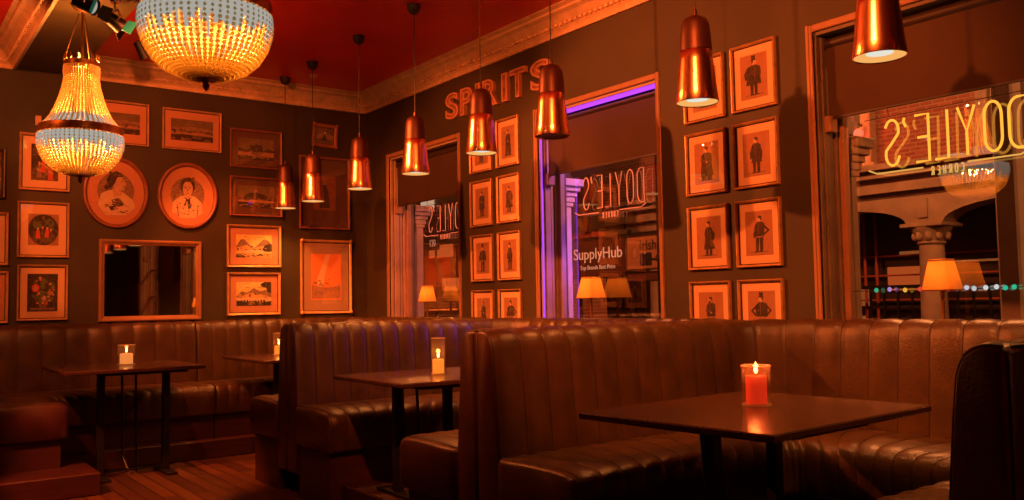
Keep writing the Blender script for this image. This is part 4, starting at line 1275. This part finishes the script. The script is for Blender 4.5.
# oval portraits
def oval(cy, cz, ry, rz, label, kind):
    t = thing('oval_portrait', label, 'picture', (L, cy, cz - rz), 'oval portraits')
    n = 56
    def ring(k, d):
        return [(L + d, cy + (ry - k) * math.cos(2 * PI * i / n), cz + (rz - k) * math.sin(2 * PI * i / n)) for i in range(n)]
    b = MB()
    prof = [(0.0, 0.001), (0.0, 0.022), (0.006, 0.030), (0.018, 0.032), (0.028, 0.026), (0.036, 0.014), (0.036, 0.001)]
    vs_ = [p for k, d in prof for p in ring(k, d)]
    fs = [(k * n + i, k * n + (i + 1) % n, (k + 1) * n + (i + 1) % n, (k + 1) * n + i) for k in range(len(prof) - 1) for i in range(n)]
    b.add(vs_, fs, 0, True); b.build('frame', M['frame_brown'], t)
    b = MB(); b.poly(ring(0.030, 0.006)); b.poly(ring(0.030, 0.001)); b.build('mount', M['mat_rose'], t)
    def E(pts): return pts
    ay, az = (ry - 0.075), (rz - 0.085)
    polys = [(0, ell(0, 0, 1, 1, 40)), (1, ell(0, 0.05, 0.78, 0.72, 40))]
    if kind == 'turned':
        polys += [(3, [(-.75, -.5), (-.62, -.05), (-.3, .08), (.05, .1), (.38, -.02), (.7, -.25), (.82, -.55), (.45, -.85), (-.4, -.88)]), (4, [(-.15, .15), (.2, .1), (.25, -.1), (-.1, -.18)]),
                  (4, [(-.12, .62), (.22, .66), (.38, .45), (.42, .32), (.36, .28), (.34, .12), (.12, .04), (-.1, .18), (-.18, .4)]), (2, [(-.3, .2), (-.4, .48), (-.28, .7), (0, .84), (.22, .76), (.3, .62), (.05, .6), (-.02, .4), (-.12, .25), (-.25, .12)]),
                  (2, [(-.45, .3), (-.5, .15), (-.35, .08), (-.28, .22)]), (5, [(-.2, -.28), (.1, -.2), (.3, -.35), (.15, -.55), (-.1, -.5)]), (2, [(-.1, -.3), (.05, -.28), (.12, -.42), (-.02, -.46)]), (2, [(.12, -.4), (.3, -.34), (.34, -.48), (.2, -.52)]), (2, [(-.3, -.55), (-.05, -.5), (.1, -.62), (-.2, -.7)]),
                  (2, [(.22, .47), (.34, .47), (.34, .45), (.22, .44)]), (2, [(.26, .24), (.35, .26), (.34, .23), (.27, .21)])]
    else:
        polys += [(3, [(-.72, -.7), (-.66, -.25), (-.35, -.02), (0, .04), (.35, -.02), (.64, -.25), (.7, -.7), (.3, -.92), (-.3, -.92)]), (2, ell(0, .42, .34, .36, 24)), (4, ell(0, .30, .235, .33, 24)), (2, [(-.26, .46), (-.15, .6), (.15, .6), (.26, .46), (.2, .74), (-.2, .74)]),
                  (4, [(-.1, .02), (.1, .02), (.12, -.12), (-.12, -.12)]), (2, [(-.22, -.02), (0, -.14), (.2, -.02), (.1, -.14), (.16, -.5), (.02, -.55), (-.02, -.2), (-.1, -.42), (-.18, -.4), (-.08, -.15)]),
                  (2, ell(-.1, .34, .045, .022, 8)), (2, ell(.1, .34, .045, .022, 8)), (2, [(-.07, .13), (.07, .13), (.05, .105), (-.05, .105)]), (5, [(-.02, .32), (.025, .2), (-.03, .19)]),
                  (1, [(-.5, -.4), (-.44, -.4), (-.4, -.85), (-.46, -.85)]), (1, [(.46, -.4), (.5, -.4), (.46, -.85), (.41, -.85)])]
    q = random.Random(len(kind))
    for k in range(34):                       # hatching on clothes and hair
        x, y = q.uniform(-.5, .5), q.uniform(-.8, -.25); polys.append((q.choice((1, 4, 5, 3)), ell(x, y, q.uniform(.03, .09), q.uniform(.012, .03), 7)))
    hx, hy = (0.0, .66) if kind == 'front' else (-.08, .72)
    for k in range(14):
        polys.append((q.choice((2, 5)), ell(hx + q.uniform(-.26, .26), hy + q.uniform(-.06, .10), .07, .03, 8)))
    b = MB()
    for i, (mi, pts) in enumerate(polys):
        b.poly([(L + 0.0066 + 0.00006 * i, cy + a * ay, cz + c * az) for a, c in pts], mi)
    b.build('portrait', [M[m] for m in ('mat_rose', 'ink_soft', 'ink', 'paper_pale', 'skin_ink', 'ink_mid')], t)
    b = MB(); b.poly(ring(0.032, 0.013)); b.build('picture_glass', M['picture_glass'], t)
oval(1.745, 2.252, 0.268, 0.312, 'oval portrait of a woman turned to the side, beside the whole chandelier', 'turned')
oval(2.356, 2.258, 0.268, 0.304, 'oval portrait of a front-facing woman with a dark neck ribbon', 'front')

# mirror
t = thing('wall_mirror', 'wide framed mirror on the back wall just above the seat', 'mirror', (L, 2.045, 1.13))
Pb = wall_point('b')
mb = MB(); k = 6
pr = [(0, 0), (0, .030), (.010, .036), (.024, .032), (.030, .022), (.046, .014), (.046, 0)]
k = len(pr); vs_ = []
for su, sz in ((0, 0), (1, 0), (1, 1), (0, 1)):
    for i, d in pr: vs_.append(Pb(1.611 + i if su == 0 else 2.476 - i, 1.13 + i if sz == 0 else 1.842 - i, d + 0.001))
mb.add(vs_, [(i * k + j, i * k + j + 1, ((i + 1) % 4) * k + j + 1, ((i + 1) % 4) * k + j) for i in range(4) for j in range(k - 1)])
mb.build('frame', M['frame_paint'], t)
b = MB(); b.box(L + 0.002, L + 0.010, 1.63, 2.457, 1.15, 1.822); b.build('mirror_glass', M['mirror'], t)

# ================================================================ NEON SIGNS
def arc(cx, cy, rx, ry, a0, a1, n=12):
    return [(cx + rx * math.cos(math.radians(a0 + (a1 - a0) * i / n)), cy + ry * math.sin(math.radians(a0 + (a1 - a0) * i / n))) for i in range(n + 1)]
ST = {
 'D': [[(0, 0), (0, 1), (.25, 1)] + arc(.25, .72, .30, .28, 90, 0, 8) + arc(.25, .28, .30, .28, 0, -90, 8) + [(0, 0)]],
 'O': [arc(.28, .72, .28, .28, 0, 180, 10) + arc(.28, .28, .28, .28, 180, 360, 10) + [(.56, .72)]],
 'Y': [[(0, 1), (.29, .48), (.58, 1)], [(.29, .48), (.29, 0)]],
 'L': [[(0, 1), (0, 0), (.46, 0)]],
 'E': [[(.48, 1), (0, 1), (0, 0), (.48, 0)], [(0, .52), (.40, .52)]],
 'S': [arc(.26, .76, .26, .24, 20, 180, 9) + [(.02, .68), (.26, .5), (.5, .34)] + arc(.26, .24, .26, .24, 0, -170, 10)],
 'C': [arc(.28, .70, .28, .30, 30, 180, 8) + arc(.28, .30, .28, .30, 180, 330, 8)],
 'R': [[(0, 0), (0, 1), (.28, 1)] + arc(.28, .76, .24, .24, 90, -90, 8) + [(0, .52)], [(.24, .52), (.54, 0)]],
 'N': [[(0, 0), (0, 1), (.52, 0), (.52, 1)]],
 "'": [[(.06, 1), (.10, .92), (.02, .80)]],
}
def neon(cx, label, lit, k=1.0):
    """sign made to be read from the street: letters run along -x when seen from inside"""
    yN = 4.322
    z0, hgt = 1.915, 0.240
    t = thing('neon_sign', label, 'neon sign', (cx, yN, z0), 'neon window signs')
    m1 = M['neon'] if lit else M['neon_off']
    m2 = M['neon_pale'] if lit else M['neon_off']
    xr = cx + 0.415 * k
    s = hgt * 0.56 * k * (1.12 if lit else 1.0)
    slots = [('D', 0.0), ('O', 0.118), ('Y', 0.248), ('L', 0.390), ('E', 0.492), ("'", 0.615), ('S', 0.660)]
    wid = 0.15
    for ch, off in slots:
        for_s = MB()
        for st in ST[ch]:
            pts_ = [(xr - off * k - a * s, yN, z0 + c * hgt) for a, c in st]
            for_s.tube(pts_, 0.0068 if lit else 0.0042, 8)
        for_s.build('tube_letter' if ch != "'" else 'tube_apostrophe', m1, t)
    b = MB()
    xc = xr - 0.56
    h2 = 0.042; adv = 0.030; s2 = h2 * 0.5
    xs0 = cx + 0.095
    for i, ch in enumerate('CORNER'):
        for st in ST[ch]:
            b.tube([(xs0 - i * adv - a * s2, yN, 1.838 + c * h2) for a, c in st], 0.0034, 6)
    b.build('small_lettering', m2, t)
    b = MB(); b.tube([(cx + 0.43 * k, yN, 1.905), (cx + 0.38 * k, yN, 1.882), (cx + 0.115, yN, 1.882)], 0.0046, 6); b.build('underline_tube', m2, t)
    b = MB(); b.tube([(cx - 0.43 * k, yN, 1.905), (cx - 0.38 * k, yN, 1.882), (cx - 0.11, yN, 1.882)], 0.0046, 6); b.build('underline_tube', m2, t)
    b = MB(); b.tube([(cx - 0.44 * k, yN - 0.008, 2.175), (cx + 0.44 * k, yN - 0.008, 2.175)], 0.0022, 6); b.build('support_bar', M['blind_tube'], t)
    for xx in (-0.28, 0.26):
        b = MB(); b.tube([(cx + xx, yN - 0.008, 2.175), (cx + xx, 4.30, 2.3), (cx + xx, 4.30, 2.60)], 0.0016, 6); b.build('hanger', M['blind_tube'], t)
    return t
neon(-2.205, 'lit yellow neon sign reading backwards in the large right-hand window', True, 0.95)
neon(-4.66, 'unlit neon sign reading backwards in the middle window with the violet light', False, 0.87)
neon(-6.90, 'unlit neon sign reading backwards in the far window, half covered by a pendant', False, 0.87)

# ---------------------------------------------------------------- table lamps on the window sills
def sill_lamp(x, y, label, s=1.0, r0=0.092, power=0.35):
    z = SILL
    t = thing('table_lamp', label, 'table lamp', (x, y, z), 'little lamps on the window sills')
    b = MB(); b.lathe([(1e-4, 0.0), (0.05, 0.0), (0.05, 0.012), (0.02, 0.024), (0.011, 0.05), (0.014, 0.09), (0.009, 0.13), (0.009, 0.31), (0.014, 0.325), (0.006, 0.34), (0.006, 0.36), (1e-4, 0.362)], (x, y, z), 18)
    b.build('lamp_base', M['brass'], t)
    b = MB(); n = 4
    pf = [(r0, 0.325), (r0 + 0.002, 0.331), (r0 * 0.64, 0.478), (r0 * 0.62, 0.478), (r0 - 0.004, 0.329)]
    # square tapered shade with soft corners
    def sq(r, z_):
        o = []
        for q in range(4):
            for k in (-1, 0, 1):
                a = PI / 4 + q * PI / 2 + k * 0.16
                rr = r * 1.22 * (1.0 if k == 0 else 0.985)
                o.append((x + rr * math.cos(a), y + rr * math.sin(a), z + z_))
        return o
    vs_ = [p for r, z_ in pf for p in sq(r * 0.82, z_)]
    n = 12
    b.add(vs_, [(k * n + i, k * n + (i + 1) % n, (k + 1) * n + (i + 1) % n, (k + 1) * n + i) for k in range(len(pf) - 1) for i in range(n)], 0, True)
    sh = b.build('lamp_shade', M['lampshade'], t)
    for zz, rr in ((0.327, r0 + 0.0015), (0.472, r0 * 0.65)):
        b = MB(); b.tube([(q[0], q[1], q[2]) for q in sq(rr * 0.82, zz)], 0.0035, 6, closed=True); b.build('shade_trim', M['brass'], sh)
    b = MB(); b.ball((x, y, z + 0.385), 0.022, 10, 6, sz=1.3); b.build('bulb', M['bulb'], t)
    light('lamp_light', 'POINT', (x, y, z + 0.42), power, (1.0, 0.60, 0.20), 0.02, t)
sill_lamp(-2.20, 4.235, 'small lamp with a glowing square amber shade on the sill of the neon window', power=3.6)
sill_lamp(-4.775, 4.235, 'small lamp with an orange shade on the sill of the middle window', r0=0.105, power=1.2)
sill_lamp(-7.075, 4.235, 'small yellow-shaded lamp on the sill of the far window', r0=0.085, power=2.6)

# row of coloured icon dots, given a glow and an invented wire
t = thing('glowing_dot_row', 'row of tiny coloured round icons, made to glow, low across the large neon window', 'glowing icons', (-2.28, 4.325, 1.265))
b = MB(); b.tube([(-2.74, 4.327, 1.262), (-2.3, 4.327, 1.258), (-1.62, 4.327, 1.270)], 0.0022, 6); b.build('added_cable', M['cord'], t)
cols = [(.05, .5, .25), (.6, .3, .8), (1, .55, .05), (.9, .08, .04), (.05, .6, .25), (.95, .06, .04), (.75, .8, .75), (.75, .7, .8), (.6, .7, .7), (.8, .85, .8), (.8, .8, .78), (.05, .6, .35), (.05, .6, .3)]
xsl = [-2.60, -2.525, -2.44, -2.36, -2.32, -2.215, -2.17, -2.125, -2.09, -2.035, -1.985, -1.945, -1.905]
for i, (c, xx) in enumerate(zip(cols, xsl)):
    lm = emat('glowing_dot_%d' % i, c, 0.75)
    b = MB(); b.ball((xx, 4.322, 1.265 + 0.003 * math.sin(i * 2.1)), 0.0125, 10, 6, sy=0.5); b.build('bulb', lm, t)  # flattened glowing ball in place of a flat icon

# ================================================================ STREET OUTSIDE
b = MB(); b.box(-42, 8, W + WT, 12.0, -0.25, -0.12); struct('street_ground', b, M['asphalt'])
# shopfront pilasters standing outside beside each window
def street_pilaster(x0, x1, y0, y1, ztop, label, mat='pilaster', zc=None):
    cx, cy = (x0 + x1) / 2, (y0 + y1) / 2
    t = thing('street_pilaster', label, 'pilaster', (cx, cy, -0.12), 'shopfront pilasters outside the windows')
    zc = ztop - 0.22
    b = MB(); b.bbox(x0, x1, y0, y1, 0.25, zc, 0.006)
    for k in range(3):
        xx = x0 + (x1 - x0) * (0.25 + 0.25 * k); b.bbox(xx - 0.012, xx + 0.012, y0 - 0.012, y0 + 0.002, 0.4, zc - 0.05, 0.004)
    b.build('shaft', M[mat], t)
    b = MB(); b.bbox(x0 - 0.03, x1 + 0.03, y0 - 0.03, y1 + 0.03, -0.12, 0.25, 0.01); b.build('base', M[mat], t)
    b = MB()
    for k, (e, h0, h1) in enumerate(((0.012, 0.0, 0.035), (0.022, 0.035, 0.08), (0.036, 0.08, 0.12), (0.056, 0.12, 0.16), (0.075, 0.16, 0.22))):
        b.bbox(x0 - e, x1 + e, y0 - min(e, 0.05), y1 + e, zc + h0 + 0.0005, zc + h1, 0.005)
    b.build('capital', M[mat], t)
street_pilaster(-2.915, -2.845, 4.52, 4.58, 2.14, 'stone pilaster outside the left edge of the neon window', 'stone')
street_pilaster(-5.49, -5.40, 4.52, 4.60, 2.22, 'pale pilaster tinted violet, outside the left edge of the middle window')
street_pilaster(-7.90, -7.78, 4.54, 4.62, 2.24, 'stone pilaster outside the left edge of the far window', 'stone')
t = thing('street_post', 'square blue-grey post outside at the right of the neon window', 'post', (-2.22, 5.05, -0.12))
b = MB(); b.bbox(-2.285, -2.165, 5.0, 5.12, -0.12, 3.2, 0.012); b.build('shaft', M['pilaster'], t)
b = MB(); b.bbox(-2.31, -2.14, 4.975, 5.145, -0.1205, 0.1, 0.012); b.build('base', M['pilaster'], t)

# building across the street
FY = 9.0
t = thing('street_building', 'stone arcade building with brick upper wall across the street', 'building', (-8.0, FY, -0.12))
b = MB(); b.box(-40, 4, FY + 0.12, FY + 0.5, 2.66, 7.5); b.build('brick_wall', M['brick'], t)
b = MB()
for e, z0_, z1_ in ((0.0, 2.30, 2.36), (0.08, 2.36, 2.44), (0.04, 2.44, 2.52), (0.14, 2.52, 2.60), (0.22, 2.60, 2.66)):
    b.box(-16, 4, FY - e, FY + 0.3, z0_, z1_)
b.build('cornice', M['stone'], t)
# arcade with low arches
b = MB()
per = 2.0; c0x = -4.84
k0, k1 = -5, 4
for k in range(k0, k1):
    xa, xb = c0x + per * k, c0x + per * (k + 1)
    hw = 0.20
    pts_ = [(xa, FY, 2.31), (xb, FY, 2.31), (xb, FY, 2.0)]
    n = 16
    for i in range(n + 1):
        a = PI * i / n
        pts_.append(((xa + xb) / 2 + (per / 2 - hw) * math.cos(a), FY, 2.0 + 0.20 * math.sin(a)))
    pts_.append((xa, FY, 2.0))
    b.prism(pts_, (0, 0.3, 0))
    b.box((xa + xb) / 2 - 0.035, (xa + xb) / 2 + 0.035, FY - 0.03, FY, 2.14, 2.30)
    b.box(xa - 0.05, xa + 0.05, FY - 0.025, FY, 2.06, 2.26)
b.build('arcade_wall', M['stone'], t)
for k in range(k0, k1 + 1):
    x = c0x + per * k
    b = MB()
    b.lathe([(0.155, 0.0), (0.15, 0.2), (0.14, 0.9), (0.125, 1.89)], (x, FY + 0.14, -0.12), 18)
    b.build('column', M['stone'], t)
    b = MB()
    b.lathe([(0.128, 0), (0.15, .02), (0.135, .04), (0.16, .10), (0.20, .15), (0.215, .19)], (x, FY + 0.14, 1.77), 18)
    for i in range(10):
        a = 2 * PI * i / 10
        b.ball((x + 0.165 * math.cos(a), FY + 0.14 + 0.165 * math.sin(a), 1.87), 0.035, 6, 5, sz=1.6)
    b.bbox(x - 0.23, x + 0.23, FY - 0.08, FY + 0.37, 1.96, 2.0, 0.006)
    b.build('capital', M['stone'], t)
# shopfront set back behind the arcade
b = MB(); b.box(-15, 4, FY + 0.9, FY + 1.0, -0.12, 2.6); b.build('shop_wall', M['shop_dark'], t)
rows = [(-5.78, -5.36, 1.30, 1.58, 'glow_red'), (-6.30, -6.02, 1.12, 1.36, 'glow_orange'), (-6.3, -6.1, 0.84, 1.0, 'glow_orange'), (-3.75, -3.52, 1.05, 1.34, 'shop_red'), (-5.62, -5.3, 1.72, 1.76, 'glow_orange'), (-5.05, -4.3, 1.60, 1.625, 'glow_orange'), (-4.25, -3.9, 1.62, 1.66, 'glow_orange')]
for x0, x1, z0, z1, mk in rows:
    b = MB(); b.bbox(x0, x1, FY + 0.86, FY + 0.899, z0, z1, 0.004)
    b.build('shop_panel', M[mk], t)
b = MB()
for zz in (1.18, 1.47, 1.70): b.bbox(-7, -2.5, FY + 0.82, FY + 0.855, zz, zz + 0.02, 0.004)
for xx in (-6.05, -5.9, -5.25, -4.45, -4.2, -3.6): b.bbox(xx, xx + 0.035, FY + 0.80, FY + 0.815, -0.12, 2.4, 0.004)
b.build('glazing_bar', M['shop_red'], t)
b = MB()
for i in range(26): b.bbox(-7.0 + 0.17 * i, -6.975 + 0.17 * i, FY + 0.50, FY + 0.525, 0.55, 1.32, 0.003)
b.bbox(-7.1, -2.5, FY + 0.49, FY + 0.535, 1.32, 1.36, 0.004); b.bbox(-7.1, -2.5, FY + 0.49, FY + 0.535, 0.51, 0.55, 0.004)
b.build('railing', M['black_metal'], t)
# upper windows of the brick storey
for x, mk in ((-5.70, 'stone'), (-3.95, 'stone'), (-2.4, 'stone')):
    f = MB(); f.bbox(x - 0.30, x - 0.18, FY - 0.02, FY + 0.115, 2.70, 4.6, 0.01); f.bbox(x + 0.18, x + 0.30, FY - 0.02, FY + 0.115, 2.70, 4.6, 0.01); f.bbox(x - 0.36, x + 0.36, FY - 0.06, FY + 0.115, 2.665, 2.72, 0.01)
    fo = f.build('window_surround', M[mk], t)
    p = MB(); p.box(x - 0.18, x + 0.18, FY + 0.08, FY + 0.1, 2.73, 4.5); p.build('pane', M['shop_dark'], fo)

# wall lanterns
for x, z, mk, lab, pw in ((-5.76, 3.03, 'glow_white', 'bright white round lantern on the brick wall across the street', 14), (-5.50, 3.06, 'glow_red', 'red lantern on the brick wall across the street beside the bright one', 8)):
    t = thing('wall_lantern', lab, 'lantern', (x, FY + 0.12, z))
    b = MB(); b.ball((x, FY - 0.08, z), 0.055, 14, 8); b.build('globe', emat('lantern_globe_' + mk, (1, .42, .14) if mk == 'glow_white' else (1, .06, .03), 5.0), t)
    b = MB(); b.tube([(x, FY + 0.12, z + 0.08), (x, FY - 0.08, z + 0.10), (x, FY - 0.08, z + 0.055)], 0.012, 8); b.build('bracket', M['black_metal'], t)
    light('lantern_light', 'POINT', (x, FY - 0.25, z - 0.05), pw, (1.0, 0.30, 0.07) if mk == 'glow_white' else (1.0, 0.08, 0.03), 0.05, t)

# shop opposite the middle window: brick return with boards
t = thing('street_shop', 'red-brown shop building across the street, seen through the middle and far windows', 'shop', (-12.0, 7.6, -0.12))
b = MB(); b.box(-40, -8.6, 7.62, 7.9, -0.12, 1.6); b.build('stall_riser', M['brick'], t)
b = MB(); b.box(-40, -8.6, 7.66, 7.9, 1.6, 2.15); b.build('fascia', M['shop_red'], t)
b = MB(); b.box(-40, -8.6, 7.62, 7.9, 2.15, 5.5); b.build('upper_wall', M['shop_dark'], t)
for x0, x1, z0, z1, mk in ((-9.6, -9.25, 2.22, 2.55, 'sign_tan'), (-12.86, -12.46, 2.84, 3.22, 'glow_white'), (-12.6, -11.9, 2.0, 2.2, 'glow_red'), (-12.3, -11.2, 1.72, 1.9, 'shop_red'), (-12.2, -11.3, 1.45, 1.65, 'glow_red'), (-11.55, -11.1, 1.9, 2.7, 'glow_red')):
    b = MB(); b.bbox(x0, x1, 7.585, 7.619, z0, z1, 0.004); b.build('shop_panel', M[mk], t)  # tan picture, bright window and red posters; the posters are given a glow

def board(x0, x1, z0, z1, y, mat, lines, label, tmat):
    t = thing('shop_sign', label, 'sign', ((x0 + x1) / 2, y, z0))
    b = MB(); b.bbox(x0, x1, y, y + 0.04, z0, z1, 0.004); b.build('board', M[mat], t)
    b = MB()
    for (a0, a1, c0, c1) in ((x0 - .015, x1 + .015, z1, z1 + .015), (x0 - .015, x1 + .015, z0 - .015, z0), (x0 - .015, x0, z0, z1), (x1, x1 + .015, z0, z1)): b.bbox(a0, a1, y - 0.006, y + 0.044, c0, c1, 0.003)
    b.build('border', M['sign_black'], t)
    for txt, lx, lz, size, wid in lines:
        vs_, fs = font_mesh(txt, 1.0, 0.01, 0.0)
        mx = max(v[0] for v in vs_)
        k = wid / mx
        b = MB(); b.add([(lx + v[0] * k, y - 0.0006 - (v[2] + 0.01) * 0.2, lz + v[1] * size) for v in vs_], fs)
        b.build('lettering', M[tmat], t)
    return t
y7 = 7.0
board(-8.22, -7.30, 1.52, 1.965, 7.0, 'sign_brown', [('SupplyHub', -8.20, 1.74, 0.19, 0.86), ('Top Brands Best Price', -8.08, 1.615, 0.072, 0.62)], 'brown sign board reading SupplyHub in white behind the middle window', 'sign_white')
board(-7.26, -6.64, 1.59, 1.955, 7.0, 'sign_tan', [('Irish-H', -7.06, 1.80, 0.16, 0.42), ('Ci', -6.82, 1.66, 0.12, 0.12)], 'tan sign board with black lettering right of the SupplyHub sign', 'sign_black')
board(-7.26, -6.55, 1.46, 1.545, 7.0, 'sign_brown', [('unit 22 street', -7.2, 1.49, 0.05, 0.45)][:0], 'narrow brown board under the tan sign', 'sign_white')
board(-11.65, -11.40, 2.08, 2.26, 7.0, 'sign_black', [('120', -11.62, 2.12, 0.15, 0.19)], 'small dark plate with the number 120 seen through the far window', 'sign_white')
# posts that carry the boards
t = thing('sign_stand', 'dark steel stand carrying the sign boards behind the middle window', 'sign stand', (-7.4, 7.06, -0.12))
b = MB()
for xx in (-8.15, -7.28, -6.62): b.bbox(xx - 0.02, xx + 0.02, 7.046, 7.08, -0.12, 2.05, 0.004)
b.bbox(-8.25, -6.5, 7.046, 7.08, 1.97, 2.01, 0.004)
b.build('posts', M['black_metal'], t)
t = thing('plate_post', 'thin steel post carrying the number plate seen through the far window', 'post', (-11.52, 7.06, -0.12))
b = MB(); b.tube([(-11.52, 7.06, -0.12), (-11.52, 7.06, 2.3)], 0.018, 8); b.build('post', M['black_metal'], t)

# unseen street lamps, added above the view to give the street sodium light
def added_street_lamp(x, y, z, label, pw, col, wy=W + WT):
    t = thing('added_street_lamp', label, 'added street lamp', (x, y, z))
    b = MB(); b.tube([(x, wy, z + 0.1), (x, y, z + 0.25), (x, y, z + 0.1)], 0.02, 8, cap=False); b.build('arm', M['black_metal'], t)
    b = MB(); b.lathe([(0.10, 0.0), (0.09, 0.06), (0.03, 0.10)], (x, y, z), 16, cap1=True); b.build('hood', M['black_metal'], t)
    light('street_fill_light', 'POINT', (x, y, z - 0.03), pw, col, 0.06, t)
b = MB(); b.box(L - 0.2, XE + 0.2, W + 0.10, W + WT, H + 0.1, 5.6); struct('facade_upper', b, M['brick'])
added_street_lamp(-3.5, 5.9, 4.2, 'added unseen street lamp on the wall, lighting the street outside the neon window', 700, (1.0, 0.30, 0.08))
added_street_lamp(1.6, 5.9, 4.2, 'added unseen street lamp on the wall, lighting the street beyond the right edge', 600, (1.0, 0.30, 0.08))
added_street_lamp(-7.6, 5.6, 4.2, 'added unseen street lamp on the wall, lighting the street outside the middle window', 420, (1.0, 0.22, 0.06))
added_street_lamp(-12.2, 7.3, 4.2, 'added unseen street lamp across the street, lighting the view in the far window', 300, (1.0, 0.26, 0.05), 7.60)

# unseen lamps added behind the camera as red fill light
for k, (y, lab) in enumerate(((-1.6, 'added red-shaded fill lamp behind the camera, first from the left wall'), (0.3, 'added red-shaded fill lamp behind the camera, middle of three'), (2.2, 'added red-shaded fill lamp behind the camera, nearest the windows'))):
    t = thing('added_red_lamp', lab, 'wall lamp', (XE, y, 1.75), 'added red fill lamps behind the camera')
    b = MB(); b.bbox(XE - 0.02, XE, y - 0.05, y + 0.05, 1.65, 1.85, 0.005); b.tube([(XE - 0.02, y, 1.72), (XE - 0.13, y, 1.72), (XE - 0.13, y, 1.76)], 0.01, 8); b.build('bracket', M['brass'], t)
    b = MB(); b.lathe([(0.10, 0.0), (0.065, 0.17)], (XE - 0.13, y, 1.76), 20); b.build('lamp_shade', M['red_shade'], t)
    light('red_fill_light', 'POINT', (XE - 0.13, y, 1.83), P_RED, (1.0, 0.035, 0.012), 0.05, t)
